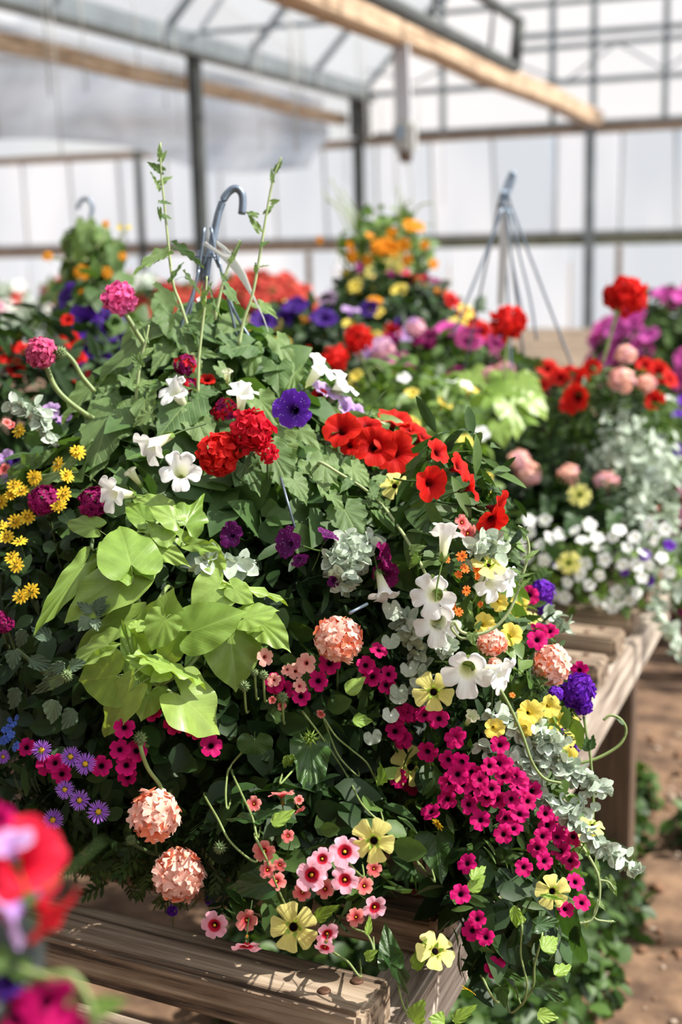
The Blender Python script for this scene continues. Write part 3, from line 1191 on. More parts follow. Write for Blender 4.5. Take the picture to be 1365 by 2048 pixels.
def bar(th, name, a, b, w, mat, up=(0, 0, 1), h=None):
    a, b = np.array(a, float), np.array(b, float)
    L = np.linalg.norm(b - a)
    y = (b - a) / L
    x = unit(np.cross(y, up))
    z = np.cross(x, y)
    h = w if h is None else h
    m = np.eye(4)
    m[:3, 0], m[:3, 1], m[:3, 2], m[:3, 3] = x, y, z, a
    me = box_mesh(name, -w / 2, w / 2, 0, L, -h / 2, h / 2, mat)
    return th.add(name, me, m)


def sheet(th, name, corners, mat, t=.008):
    c = [np.array(k, float) for k in corners]
    n = unit(np.cross(c[1] - c[0], c[3] - c[0])) * t / 2
    V = [k - n for k in c] + [k + n for k in c]
    F = [(0, 1, 2, 3), (7, 6, 5, 4)] + [(k, k + 4, (k + 1) % 4 + 4, (k + 1) % 4) for k in range(4)]
    me = mesh_from(name, [v - c[0] for v in V], F, mat, smooth=False)
    m = np.eye(4)
    m[:3, 3] = c[0]
    return th.add(name, me, m)


ZR0, ZR1, ZB = 1.11, 1.24, 2.17
px_ = -9.6
r_ = np.random.default_rng(8)
pw = .62
while px_ < 2.9:
    w = pw * r_.uniform(.85, 1.1)
    lean = r_.uniform(-.05, .02)
    yo = YB + .06 + r_.uniform(-.012, .012)
    sheet(wall, 'panel', [(px_ + .008, yo, ZR1 - .05), (px_ + w - .008, yo, ZR1 - .05), (px_ + w - .008 + lean, yo + .02, ZB), (px_ + .008 + lean, yo + .02, ZB)], M['panel'])
    bar(wall, 'batten', (px_, YB + .045, ZR1 - .05), (px_ + lean, YB + .06, ZB), .018, M['grey_plastic'], (0, 1, 0))
    px_ += w
px_ = -9.6
while px_ < 2.9:
    sheet(wall, 'panel', [(px_ + .008, YB + .06, .02), (px_ + 1.19, YB + .06, .02), (px_ + 1.19, YB + .06, ZR0 + .06), (px_ + .008, YB + .06, ZR0 + .06)], M['panel'])
    px_ += 1.2
bar(wall, 'rail', (-9.6, YB, (ZR0 + ZR1) / 2), (-4.5, YB, (ZR0 + ZR1) / 2), .05, M['plate'], h=.11)
bar(wall, 'rail', (-4.5, YB, (ZR0 + ZR1) / 2), (2.9, YB, (ZR0 + ZR1) / 2), .05, M['plate_green'], h=.11)
bar(wall, 'rail_lip', (-9.6, YB - .04, ZR1 + .005), (2.9, YB - .04, ZR1 + .005), .05, M['metal'], h=.02)
bar(wall, 'beam', (-9.6, YB, ZB - .02), (-4.5, YB, ZB - .02), .06, M['plate'], h=.08)
bar(wall, 'beam', (-4.5, YB, ZB), (-2.2, YB, ZB + .015), .06, M['plate'], h=.09)
bar(wall, 'beam', (-2.2, YB, ZB + .01), (2.9, YB, ZB + .03), .06, M['plate'], h=.09)
bar(wall, 'beam_cap', (-4.3, YB - .05, ZB + .05), (2.9, YB - .05, ZB + .09), .03, M['metal'], h=.04)
# posts under the beam
for x0, w, mt in ((-2.2, .085, 'metal'), (-4.47, .085, 'metal_dark'), (2.8, .08, 'metal'), (-6.9, .06, 'metal_dark')):
    bar(wall, 'post', (x0, YB - .08, 0), (x0, YB - .08, ZB + .02), w, M[mt], (0, 1, 0))
bar(wall, 'stud', (-1.93, YB - .02, 0), (-1.93, YB - .02, ZR0), .05, M['plate'], (0, 1, 0))
bar(wall, 'stud', (-5.05, YB - .02, 0), (-5.05, YB - .02, ZR0), .05, M['plate'], (0, 1, 0))
# gable grid
RX0, RX1, RXM, RZ0, RZM = -4.42, 2.9, -.76, 2.66, 5.1
roof_z = lambda x: RZ0 + (RZM - RZ0) * math.sin(math.pi / 2 * min(1, (x - RX0) / (RXM - RX0))) if x <= RXM else RZ0 + (RZM - RZ0) * math.sin(math.pi / 2 * min(1, (RX1 - x) / (RX1 - RXM)))
mull = [-4.42, -3.63, -2.57, -2.19, -1.54, -.8, 0, .8, 1.6, 2.4, 2.9]
for a, b in zip(mull[:-1], mull[1:]):
    sheet(wall, 'pane', [(a + .01, YB + .05, ZB + .05), (b - .01, YB + .05, ZB + .05), (b - .01, YB + .05, max(ZB + .06, roof_z(b))), (a + .01, YB + .05, max(ZB + .06, roof_z(a)))], M['upper'])
for x in mull[1:-1]:
    bar(wall, 'mullion', (x, YB, ZB + .03), (x, YB, roof_z(x)), .05, M['metal'], (0, 1, 0))
for (ax, ay, bx, by, w) in ((1040, 75, 1365, 51, .05), (1040, 101, 1365, 74, .045), (737, 190, 1365, 149, .05)):
    p, q = at_y(ax, ay, YB - .02), at_y(bx, by, YB - .02)
    q = p + (q - p) * 2.2
    bar(wall, 'cross_bar', p, q, w, M['metal'], (0, 1, 0))
zig = [at_y(x, y, YB - .03) for (x, y) in ((735, 140), (830, 165), (960, 100), (1130, 165), (1235, 85), (1330, 140), (1420, 80))]
for a, b in zip(zig[:-1], zig[1:]):
    bar(wall, 'brace', a, b, .018, M['metal'], (0, 1, 0))

# roof over the bay: glazing between bent rafters
roof = Thing('ceiling', 'curved glazed greenhouse roof on thin steel rafters', 'roof', (-.8, 6, 4), kind='structure')
yr = [-2.6 + 1.42 * k for k in range(12)]
sx = [RX0, -3.75, -2.9, -1.9, RXM, .38, 1.38, 2.23, RX1]
for y in yr:
    for a, b in zip(sx[:-1], sx[1:]):
        bar(roof, 'rafter', (a, y, roof_z(a)), (b, y, roof_z(b)), .045, M['metal'], (0, 1, 0))
for ya, yb in zip(yr[:-1], yr[1:]):
    for a, b in zip(sx[:-1], sx[1:]):
        sheet(roof, 'pane', [(a, ya + .03, roof_z(a) + .05), (b, ya + .03, roof_z(b) + .05), (b, yb - .03, roof_z(b) + .05), (a, yb - .03, roof_z(a) + .05)], M['glass'])
for x in (-2.9, -1.0):
    bar(roof, 'purlin', (x, -2.6, roof_z(x) - .05), (x, YB, roof_z(x) - .05), .035, M['metal'])
# trusses across the bay
for y in (5.9, 9.3):
    bar(roof, 'tie_rod', (RX0, y, 2.72), (RX1, y, 2.72), .03, M['metal'])
    pts = [(-4.4, 2.74), (-3.4, 3.9), (-2.6, 2.74), (-1.7, 4.7), (-.8, 2.74)]
    for p, q in zip(pts[:-1], pts[1:]):
        bar(roof, 'strut', (p[0], y, p[1]), (q[0], y, q[1]), .022, M['metal'], (0, 1, 0))

gutter = Thing('gutter', 'long galvanised gutter beam carried on steel posts along the bay', 'gutter', (-4.42, 6, 2.6), kind='structure')
bar(gutter, 'channel', (-4.42, -2.6, 2.62), (-4.42, YB, 2.62), .14, M['metal'], h=.15)
bar(gutter, 'lip', (-4.33, -2.6, 2.545), (-4.33, YB, 2.545), .03, M['metal_dark'], h=.03)
for y in (4.1, 9.2):
    bar(gutter, 'post', (-4.42, y, 0), (-4.42, y, 2.55), .085, M['metal_dark'], (0, 1, 0))
bar(gutter, 'bracket', (-4.42, YB - .15, 2.2), (-4.42, YB - .15, 2.6), .16, M['metal_dark'], (0, 1, 0))


def beam(name, label, x, z, y0, y1, w, h, bow):
    n = 14
    P = [(x + .012 * math.sin(k * 1.7), y0 + (y1 - y0) * k / n, z + bow * math.sin(math.pi * k / n) + .008 * math.sin(2.3 * k)) for k in range(n + 1)]
    V, F = [], []
    for i, p in enumerate(P):
        ww = w * (1 + .06 * math.sin(i * 2.1))
        for (a, b) in ((-1, -.8), (-.8, -1), (.8, -1), (1, -.8), (1, .8), (.8, 1), (-.8, 1), (-1, .8)):
            V.append((p[0] + a * ww / 2 - x, p[1] - y0, p[2] + b * h / 2 - z))
    for i in range(n):
        for k in range(8):
            k2 = (k + 1) % 8
            F.append((i * 8 + k, i * 8 + k2, (i + 1) * 8 + k2, (i + 1) * 8 + k))
    F += [tuple(range(8))[::-1], tuple(n * 8 + k for k in range(8))]
    o = obj(name, mesh_from(name, V, F, M['beam'], smooth=False))
    o.location = (x, y0, z)
    tag(o, label, 'beam', kind='structure')
    return o


beam('wooden_beam', 'pale wooden beam running along below the galvanised gutter', -4.6, 2.37, -2.0, YB - .1, .1, .1, .03)
beam('wooden_beam', 'thick pale wooden beam overhead, ending on the end wall post, grey sensor box hung from it', -2.13, 2.25, -2.0, YB - .1, .13, .14, .0)

# draped film below the gutter
nf, mf = 90, 14
V, F = [], []
for i in range(nf):
    y = -1.5 + (YB - .2 + 1.5) * i / (nf - 1)
    for j in range(mf):
        s = j / (mf - 1)
        z = 2.56 - s * (.68 + .06 * math.sin(y * 1.3))
        x = -.25 * s * s - .06 * math.sin(y * 2.1 + s * 4) * s - .03 * math.sin(y * 5.2 + 2 * s) * s - .05 * math.sin(s * 9 + y)
        V.append((x, y, z - 2.56))
for i in range(nf - 1):
    for j in range(mf - 1):
        F.append((i * mf + j, (i + 1) * mf + j, (i + 1) * mf + j + 1, i * mf + j + 1))
film = obj('plastic_film', mesh_from('plastic_film', V, F, M['film']))
film.location = (-4.74, 0, 2.56)
tag(film, 'crumpled clear plastic film draped below the gutter', 'plastic film')

# strings and pipes beyond the film
for k, (x, z) in enumerate(((-5.4, 2.02), (-6.6, 2.2))):
    t = Thing('water_pipe', ('thin steel pipe running behind the draped film, lower of two', 'thin steel pipe running behind the draped film, upper of two')[k], 'pipe', (x, 6, z))
    tube(t, 'pipe', [(x, 0, z), (x, 6, z + .02), (x, YB - .2, z)], .022, .022, 'metal_dark', 8)
strings = Thing('support_strings', 'thin vertical strings hanging below the gutter', 'string', (-4.4, 8, 2.5), kind='stuff')
r_ = np.random.default_rng(4)
for k in range(26):
    y = r_.uniform(4.6, 12.6)
    x = -4.3 + r_.uniform(-.1, 1.4)
    tube(strings, 'string', [(x, y, 2.62), (x + .01, y, 1.6 + r_.uniform(-.2, .6))], .0035, .0035, 'grey_plastic', 4)

# side walls that close the bay beside the camera
wr = Thing('wall_right', 'side wall of translucent plastic panels', 'wall', (2.95, 5, 0), kind='structure')
for k in range(12):
    sheet(wr, 'panel', [(2.95, -2.6 + 1.3 * k, .02), (2.95, -1.32 + 1.3 * k, .02), (2.95, -1.32 + 1.3 * k, 2.6), (2.95, -2.6 + 1.3 * k, 2.6)], M['panel'])
wl_ = Thing('wall_left', 'outer side wall of translucent panels past the draped film', 'wall', (-9.7, 5, 0), kind='structure')
for k in range(12):
    sheet(wl_, 'panel', [(-9.7, -2.6 + 1.3 * k, .02), (-9.7, -1.32 + 1.3 * k, .02), (-9.7, -1.32 + 1.3 * k, 2.6), (-9.7, -2.6 + 1.3 * k, 2.6)], M['panel'])
    sheet(wl_, 'roof_pane', [(-9.7, -2.6 + 1.3 * k, 2.6), (-9.7, -1.32 + 1.3 * k, 2.6), (-7.1, -1.32 + 1.3 * k, 4.4), (-7.1, -2.6 + 1.3 * k, 4.4)], M['glass'])
    sheet(wl_, 'roof_pane', [(-7.1, -2.6 + 1.3 * k, 4.4), (-7.1, -1.32 + 1.3 * k, 4.4), (-4.5, -1.32 + 1.3 * k, 2.66), (-4.5, -2.6 + 1.3 * k, 2.66)], M['glass'])

wf = Thing('shade_wall_front', 'unseen boarded timber wall added behind the camera to cut the light from there', 'wall', (-3, -2.7, 0), kind='structure')  # opaque boards added out of view to darken the plants' near side
for k in range(31):
    wf.add('board', box_mesh('board', -9.7 + .41 * k, -9.7 + .41 * k + .4, -2.72, -2.69, 0, 4.4, M['leg']))

# watering frame: a loop of pipe hung beside the thick beam
t = Thing('pipe_frame', 'grey pipe loop hung overhead beside the thick wooden beam', 'pipe', at_y(1030, 135, 6.5))
xf = at_y(1030, 135, 6.5)[0]
lo_, hi_ = at_y(1030, 135, 6.5), at_y(1040, 42, 6.5)
for nm, a, b, r in (('lower_pipe', lo_, lo_ + [0, -5.2, .02], .028), ('upright', lo_, hi_, .03), ('upper_pipe', hi_, hi_ + [-.02, -5.2, .02], .024)):
    me = tube_mesh(nm, [a, b], r, r, M['metal_dark'], 10, smooth=False)
    t.add(nm, me)
for k in range(5):
    a = lo_ + np.array([0, -.5 - .9 * k, 0])
    t.add('hanger_rod', tube_mesh('hanger_rod', [a, a + (hi_ - lo_)], .008, .008, M['metal_dark'], 6, smooth=False))
# sensor box on its arm
sp = at_x(805, 95, -2.13)
sy = sp[1]
t = Thing('sensor_box', 'grey sensor box on a flat white arm hung from the thick beam', 'sensor', (-2.1, sy, 2.2))
top, bot = at_y(802, 70, sy - .1), at_y(808, 245, sy - .1)
bar(t, 'arm', bot, top, .08, M['white_paint'], (0, 1, 0), h=.03)
b0, b1 = at_y(810, 240, sy - .1), at_y(812, 308, sy - .1)
m = np.eye(4)
m[:3, 3] = (b0 + b1) / 2
t.add('housing', box_mesh('housing', -.055, .055, -.05, .05, -.085, .085, M['grey_plastic'], .022), m)
m = m.copy()
m[:3, 3] = (b0 + b1) / 2 + [-.01, -.052, .02]
t.add('label_plate', box_mesh('label_plate', -.02, .02, -.003, .003, -.03, .03, plain_mat('blue_label', lin(150, 170, 190), .5)), m)
m = m.copy()
m[:3, 3] = b1 + [0, 0, -.01]
t.add('cable_gland', lathe_mesh('cable_gland', [(.03, -.03), (.035, 0), (.03, .03)], M['leg'], 14, True), m)
tube(t, 'cable', [b1, b1 + [.03, 0, -.2], b1 + [-.02, .02, -.42]], .004, .004, 'grey_plastic', 5)

# ================================================================== BENCHES
ANG = -math.atan(.033)
BO = np.array([-.339, 1.03, 0])


def bench_m(u, v, z):
    """u along the bench edge, v inwards from it"""
    d = np.array([.033, 1, 0]) / math.hypot(.033, 1)
    e = np.array([-d[1], d[0], 0])
    return BO + d * u + e * v + UP * z


bench = Thing('slatted_bench', 'weathered slatted timber bench carrying the large mixed flower basket', 'bench', bench_m(.9, 1, 0))
TOPZ, ST = .6, .042
d_u, d_v = bench_m(1, 0, 0) - bench_m(0, 0, 0), bench_m(0, 1, 0) - bench_m(0, 0, 0)


def bench_matrix(u, v, z, twist=0.0):
    m = np.eye(4)
    c, s = math.cos(twist), math.sin(twist)
    m[:3, 0], m[:3, 1], m[:3, 2], m[:3, 3] = -d_v * c + d_u * s, d_u * c + d_v * s, UP, bench_m(u, v, z)
    return m


SCREW = lathe_mesh('screw_head', [(.0058, -.004), (.006, .0006), (.0048, .0018), (.001, .0012)], M['screw'], 12, True)
far_edges = [-.30, -.145, .0, .178, .35, .52, .69, .84, .988, 1.135, 1.29, 1.45, 1.6, 1.76, 1.92, 2.08, 2.24, 2.4, 2.56, 2.72, 2.88]
r_ = np.random.default_rng(2)
for i, u in enumerate(far_edges):
    w = .066 + r_.uniform(-.003, .003)
    ex = r_.uniform(-.004, .006)
    me = box_mesh('slat', -1.9, ex, -w, 0, -ST, 0, M['wood'], .0045)
    s = bench.add('slat', me, bench_matrix(u, 0, TOPZ, r_.uniform(-.004, .004) - .09))
    if u < 1.5:
        for (a, b) in ((-.030, -.018), (-.046, -.044)):
            obj('screw_head', SCREW, s, Matrix.Translation((a + r_.uniform(-.006, .006), b, .0003)))
rz1, rz0 = TOPZ - ST - .002, TOPZ - ST - .075
bench.add('side_rail', box_mesh('side_rail', -.045, .006, -.9, 2.9, rz0 - TOPZ, rz1 - TOPZ, M['rail'], .004), bench_matrix(0, 0, TOPZ))
bench.add('side_rail', box_mesh('side_rail', -.045, .006, -.9, 2.9, rz0 - TOPZ, rz1 - TOPZ, M['rail'], .004), bench_matrix(0, 1.8, TOPZ))
for (u, v) in ((1.30, .055), (-.6, .055), (2.75, .055), (1.30, 1.75), (2.75, 1.75)):
    bench.add('leg', box_mesh('leg', -.045, .045, -.035, .035, -rz0, 0, M['leg'], .004), bench_matrix(u, v, rz0))
for u in (1.30, 2.75):
    bench.add('stretcher', box_mesh('stretcher', -1.7, 0, -.02, .02, -.04, .04, M['leg'], .003), bench_matrix(u, .05, .26))

# further benches
def far_bench(label, x0, x1, y0, y1, z, mat='wood', cat='bench'):
    t = Thing('slatted_bench', label, cat, ((x0 + x1) / 2, (y0 + y1) / 2, 0))
    y = y0
    k = 0
    while y < y1:
        me = box_mesh('slat', x0, x1, y, y + .12, z - .04, z, M[mat], .004)
        t.add('slat', me)
        y += .15
    for (x, yy) in ((x0 + .06, y0 + .1), (x1 - .06, y0 + .1), (x0 + .06, y1 - .1), (x1 - .06, y1 - .1)):
        t.add('leg', box_mesh('leg', x - .04, x + .04, yy - .04, yy + .04, 0, z - .04, M['leg']))
    for x in (x0 + .03, x1 - .03):
        t.add('side_rail', box_mesh('side_rail', x - .02, x + .02, y0, y1, z - .14, z - .04, M['rail']))
    return t


far_bench('empty far slatted timber bench in front of the end wall', -2.3, -.75, 5.7, 9.2, .6)
far_bench('pale bench with rows of small potted plants near the end wall', -6.0, -3.3, 6.3, 7.9, .6, 'grey_plastic')

# ================================================================== LARGE BASKET ON THE BENCH
BC = np.array([-.64, 1.36, .6])
MAIN = Mound()
MAIN.revolve(BC, [(.585, .22), (.64, .28), (.70, .305), (.78, .32), (.86, .315), (.93, .285), (1.0, .225), (1.06, .155), (1.11, .085), (1.15, .03), (1.17, .01)])
MAIN.ell(at_depth(985, 1480, 1.36), (.075, .13, .13))
MAIN.ell(at_depth(1040, 1640, 1.33), (.05, .08, .075))
MAIN.ell(at_depth(915, 1120, 1.34), (.05, .09, .12))
MAIN.ell(at_depth(590, 1685, 1.24), (.10, .06, .06))

MAIN.ell(at_depth(955, 1835, 1.22), (.026, .03, .06))
MAIN.ell(at_depth(1060, 1890, 1.26), (.032, .035, .075))
MAIN.ell(at_depth(1010, 1740, 1.27), (.05, .05, .06))


def hanger(t, c, z_pot, apex, hook_pts, r_wire, R, n=4, ph=.6, bar_w=.03):
    """wires from the rim to the apex, and the hook on top"""
    t.add('hook', tube_mesh('hook', hook_pts, .0042, .0042, M['hook'], 10))
    for k in range(n):
        a = ph + 2 * math.pi * k / n
        rim = np.array([c[0] + R * math.cos(a), c[1] + R * math.sin(a), z_pot])
        ap = apex + np.array([.012 * math.cos(a), .012 * math.sin(a), 0])
        pts = [rim, rim * .12 + ap * .88, ap, apex + np.array([.005 * math.cos(a), .005 * math.sin(a), .03])]
        t.add('wire', tube_mesh('wire', pts, r_wire, r_wire, M['hook'], 6, n=4))


def pot(t, c, R, h, z0):
    prof = [(.01, 0), (R * .68, 0), (R * .72, .01), (R * .97, h - .03), (R * 1.03, h - .028), (R * 1.03, h), (R * .96, h), (R * .93, h - .02)]
    t.add('pot', lathe_mesh('pot', prof, M['pot'], 40), np.array([[1, 0, 0, c[0]], [0, 1, 0, c[1]], [0, 0, 1, z0], [0, 0, 0, 1.0]]))
    t.add('soil', lathe_mesh('soil', [(.002, .02), (R * .5, .015), (R * .94, 0)], M['soil_mix'], 30), np.array([[1, 0, 0, c[0]], [0, 1, 0, c[1]], [0, 0, 1, z0 + h - .02], [0, 0, 0, 1.0]]))


basket = Thing('hanging_basket', 'dark hanging basket pot with curved wire hook and white plastic tag', 'hanging basket', BC)
pot(basket, BC, .165, .19, .602)
DK = 1.452
apex = at_depth(418, 512, DK)
hook = [at_depth(x, y, DK) for (x, y) in ((412, 560), (418, 515), (425, 488), (431, 455), (438, 425), (449, 396), (463, 380), (475, 378), (484, 388), (486, 405), (484, 428))]
hanger(basket, BC, .79, apex, hook, .0016, .165, 4, -.35)
# crossing wire bits at the apex
for (a, b) in (((388, 514), (440, 513)), ((398, 500), (394, 545)), ((402, 545), (418, 500)), ((425, 505), (438, 535))):
    basket.add('wire', tube_mesh('wire', [at_depth(*a, DK - .004), at_depth(*b, DK - .004)], .0014, .0014, M['hook'], 6, smooth=False))
for pts in (((436, 515), (452, 580), (462, 620), (474, 672)), ((437, 518), (456, 590), (478, 640), (500, 675)), ((398, 540), (385, 590), (360, 660), (326, 760))):
    basket.add('wire', tube_mesh('wire', [at_depth(x, y, DK - .02) for x, y in pts], .0017, .0017, M['hook'], 6))
basket.add('wire', tube_mesh('wire', [at_depth(562, 955, 1.27), at_depth(590, 1055, 1.25)], .0012, .0012, M['hook'], 6, smooth=False))
basket.add('wire', tube_mesh('wire', [at_depth(700, 1226, 1.2), at_depth(735, 1208, 1.22)], .0015, .0015, M['hook'], 6, smooth=False))


def ribbon(t, left, right, mat, d0, d1, name='tag'):
    n = len(left)
    V, F = [], []
    for i in range(n):
        d = d0 + (d1 - d0) * i / (n - 1)
        for s in (0, .0012):
            V += [at_depth(*left[i], d + s), at_depth(*right[i], d + s)]
    for i in range(n - 1):
        b = i * 4
        for (p, q) in ((0, 1), (3, 2), (2, 0), (1, 3)):
            F.append((b + p, b + q, b + 4 + q, b + 4 + p))
    F += [(0, 2, 3, 1), tuple((n - 1) * 4 + k for k in (0, 1, 3, 2))]
    return t.add(name, mesh_from(name, V, F, mat, smooth=False))


tg = lambda pts: [(380 + x / 5.6875, 350 + y / 5.6875) for x, y in pts]
ribbon(basket, tg([(135, 795), (200, 830), (260, 860), (330, 915), (395, 985), (470, 1060), (530, 1130), (585, 1210), (660, 1320), (740, 1450), (820, 1600), (893, 1785)]),
       tg([(180, 750), (235, 800), (290, 835), (355, 885), (430, 925), (505, 925), (570, 1010), (640, 1130), (705, 1310), (780, 1480), (845, 1620), (899, 1785)]), M['tag'], DK - .014, DK - .03, 'plant_tag')
ribbon(basket, tg([(180, 750), (235, 730), (300, 790), (370, 845), (428, 905)]), tg([(205, 735), (245, 705), (325, 760), (410, 820), (500, 915)]), M['tag'], DK + .008, DK - .012, 'plant_tag')

PL = {}


def plant(key, name, label, style, cat='plant', loc=None, group=None):
    t = Thing(name, label, cat, loc if loc is not None else BC + UP * .18, group)
    t.style = style
    PL[key] = t
    return t


# --- white climbing vine over the top
t = plant('white', 'climbing_vine', 'white-flowered climbing vine with downy toothed leaves growing over the wire hanger', ('lobed', .034, 'softfill'))
for a in [(308, 655, 174, 768, 92), (225, 825, 169, 938, 108), (374, 807, 312, 872, 92), (290, 800, 287, 868, 52), (352, 632, 388, 710, 88), (500, 690, 430, 700, 62),
          (455, 690, 520, 705, 66), (556, 680, 594, 738, 42), (505, 700, 495, 765, 40), (556, 735, 558, 790, 56), (322, 585, 372, 606, 48), (330, 600, 313, 660, 46), (376, 556, 408, 588, 44),
          (425, 590, 438, 640, 38), (325, 511, 264, 541, 28), (358, 498, 416, 530, 24), (262, 758, 312, 792, 48), (238, 760, 186, 796, 42), (180, 778, 116, 842, 48), (380, 720, 402, 755, 42),
          (345, 765, 395, 775, 40), (395, 785, 445, 780, 40), (300, 660, 330, 735, 70), (190, 848, 160, 900, 50), (392, 835, 425, 905, 62), (520, 610, 557, 632, 30), (455, 580, 490, 605, 36),
          (548, 880, 585, 962, 78), (625, 925, 680, 968, 60), (545, 905, 590, 990, 70), (650, 925, 647, 994, 56), (588, 960, 618, 1008, 50), (690, 1020, 725, 1080, 78), (490, 930, 520, 985, 52),
          (705, 935, 745, 975, 44), (800, 1030, 838, 1046, 34), (805, 1085, 846, 1100, 36), (660, 990, 690, 1020, 34), (130, 942, 30, 985, 52), (100, 915, 55, 940, 30), (60, 935, -20, 985, 50),
          (590, 745, 570, 800, 38), (440, 735, 470, 765, 32), (215, 790, 240, 840, 44), (300, 830, 262, 850, 40), (470, 640, 430, 670, 50), (345, 690, 300, 740, 52), (520, 800, 560, 850, 55), (470, 850, 440, 890, 50), (600, 860, 640, 890, 40), (735, 1000, 775, 1015, 36)]:
    o = px_leaf(t, MAIN, 'soft', *a[:4], a[4] * 1.15, ob=.035, ot=.03 + random.uniform(-.01, .03), wn=(.35, .5, .6))
    t.anchors.append(np.array(o.matrix_basis.translation) + t.loc)
# tall shoots
for pts, nodes in ((((378, 660), (362, 610), (346, 565), (336, 480), (328, 400), (322, 340), (321, 285)), [(336, 508, 304, 525, 20), (345, 560, 365, 520, 14), (322, 405, 345, 405, 14), (325, 432, 347, 434, 14), (322, 340, 292, 322, 18), (322, 365, 345, 347, 18), (316, 375, 304, 340, 10), (322, 320, 335, 298, 12), (320, 310, 318, 286, 12), (319, 420, 322, 445, 10)]),
                   (((478, 690), (488, 640), (505, 590), (520, 510), (533, 430), (544, 370), (556, 330), (563, 315)), [(517, 458, 494, 424, 16), (512, 430, 490, 420, 14), (533, 425, 548, 404, 14), (545, 404, 562, 400, 12), (524, 490, 540, 480, 14), (515, 535, 540, 528, 18), (512, 540, 510, 522, 12), (545, 360, 543, 335, 10), (553, 340, 566, 318, 14), (505, 440, 506, 452, 9)]),
                   (((396, 790), (398, 720), (404, 660), (410, 610), (414, 552)), [(398, 655, 364, 645, 26), (395, 690, 385, 650, 18), (405, 630, 430, 600, 22), (400, 705, 440, 712, 26), (408, 605, 402, 565, 12), (412, 590, 424, 560, 12)]),
                   (((430, 640), (445, 570), (462, 520), (480, 480)), [(462, 520, 476, 500, 12), (470, 505, 484, 478, 12), (450, 560, 440, 540, 12)]),
                   (((272, 800), (280, 730), (292, 680), (298, 650)), [(280, 730, 262, 705, 22), (285, 710, 308, 690, 20), (275, 770, 312, 760, 28), (294, 680, 288, 655, 10)])):
    dep = 1.36 if pts[0][1] > 720 else 1.41
    _, W = px_stem(t, MAIN, pts, .0018, .0009, 'stem_pale', dep=dep)
    for a in nodes:
        px_leaf(t, MAIN, 'soft', *a, dep=dep - .003 + random.uniform(-.006, .006), wn=(.1, .6, .5), stalk=False, jit=.4)
# the branch that runs down over the basket's side
px_stem(t, MAIN, ((640, 925), (681, 948), (725, 975), (765, 1010), (809, 1071), (840, 1124), (857, 1159), (880, 1200)), .0018, .0012, 'stem_pale', off=.05)
for a in [(700, 962, 680, 985, 22), (745, 990, 760, 962, 24), (790, 1040, 815, 1020, 26), (800, 1060, 775, 1075, 20), (825, 1100, 850, 1090, 24), (835, 1115, 815, 1140, 22), (770, 1015, 755, 1040, 20), (862, 1165, 900, 1190, 34), (755, 960, 778, 945, 26), (845, 1130, 870, 1120, 20)]:
    px_leaf(t, MAIN, 'soft', *a, ob=.052, ot=.058, wn=(.3, .6, .5))
px_stem(t, MAIN, c3([(265, 830), (300, 880), (380, 890), (470, 850), (540, 760), (590, 620), (625, 480), (600, 390), (572, 366)]), .0017, .001, 'stem_pale', dep=1.17)
px_stem(t, MAIN, c3([(265, 830), (250, 860), (290, 905), (330, 910)]), .0016, .0012, 'stem_pale', dep=1.17)
for a in c3([(330, 905, 0, 0), ]):
    pass
for a in [((350, 890), (355, 945), 24), ((375, 860), (395, 820), 14), ((590, 610), (655, 590), 8), ((615, 520), (680, 470), 14), ((575, 590), (530, 560), 10), ((610, 400), (575, 365), 12), ((585, 660), (640, 610), 12), ((605, 430), (590, 395), 10)]:
    (b, e) = c3([a[0], a[1]])
    px_leaf(t, MAIN, 'soft', b[0], b[1], e[0], e[1], a[2], dep=1.168, wn=(.1, .6, .5), stalk=False)
# trailing end by the aisle
px_stem(t, MAIN, c6([(860, 800), (910, 870), (960, 970), (965, 1080), (930, 1180), (870, 1200), (850, 1225)]), .0016, .001, 'stem_pale', dep=1.3)
px_stem(t, MAIN, c6([(965, 990), (1010, 1000), (1040, 1040)]), .001, .0008, 'stem_pale', dep=1.3)
px_stem(t, MAIN, c6([(960, 1080), (940, 1170), (1000, 1190), (1035, 1190)]), .001, .0008, 'stem_pale', dep=1.3)
for a in [((1015, 990), (1055, 1075), 20), ((900, 850), (940, 800), 26), ((955, 950), (950, 870), 14), ((960, 1010), (980, 975), 12), ((920, 1060), (945, 1075), 14), ((900, 1190), (905, 1240), 10), ((1015, 1190), (1050, 1190), 8), ((870, 860), (800, 820), 30), ((840, 800), (800, 860), 24), ((965, 1100), (1000, 1140), 12)]:
    (b, e) = c6([a[0], a[1]])
    px_leaf(t, MAIN, 'soft', b[0], b[1], e[0], e[1], a[2], dep=1.3, wn=(.1, .6, .5), stalk=False)
flowers(t, MAIN, 'white', [(q[0], q[1], q[2] * 1.2, q[3]) for q in [(362, 940, 66, (.05, .25, 1)), (300, 892, 62, (-.5, -.3, .5)), (225, 985, 60, (-.6, .1, .7)), (350, 782, 56, (-.3, .6, .5)), (485, 785, 52, (.1, .9, .4)), (640, 735, 54, (.5, .8, .4)), (685, 768, 56, (.6, .75, .3)),
                           (893, 1068, 58, (.05, .8, -.15)), (868, 1188, 74, (-.25, .1, 1)), (876, 1245, 74, (-.1, -.1, 1)), (936, 1342, 82, (-.05, -.1, 1)), (1003, 1345, 66, (.7, -.1, .5)), (770, 1186, 54, (.2, -.7, .4)), (985, 1165, 62, (.5, -.2, .8)), (404, 608, 24, (.2, .4, .8)), (1015, 1160, 50, (.7, .1, .5))]], off=.06, jit=.1, roll=.31)
flowers(t, MAIN, 'greenwhite', [(262, 945, 44, (-.6, .8, .3)), (945, 1432, 44, (.3, .5, .6)), (455, 745, 34, (0, .9, .3)), (1075, 0, 4)][:3], off=.05, jit=.15)

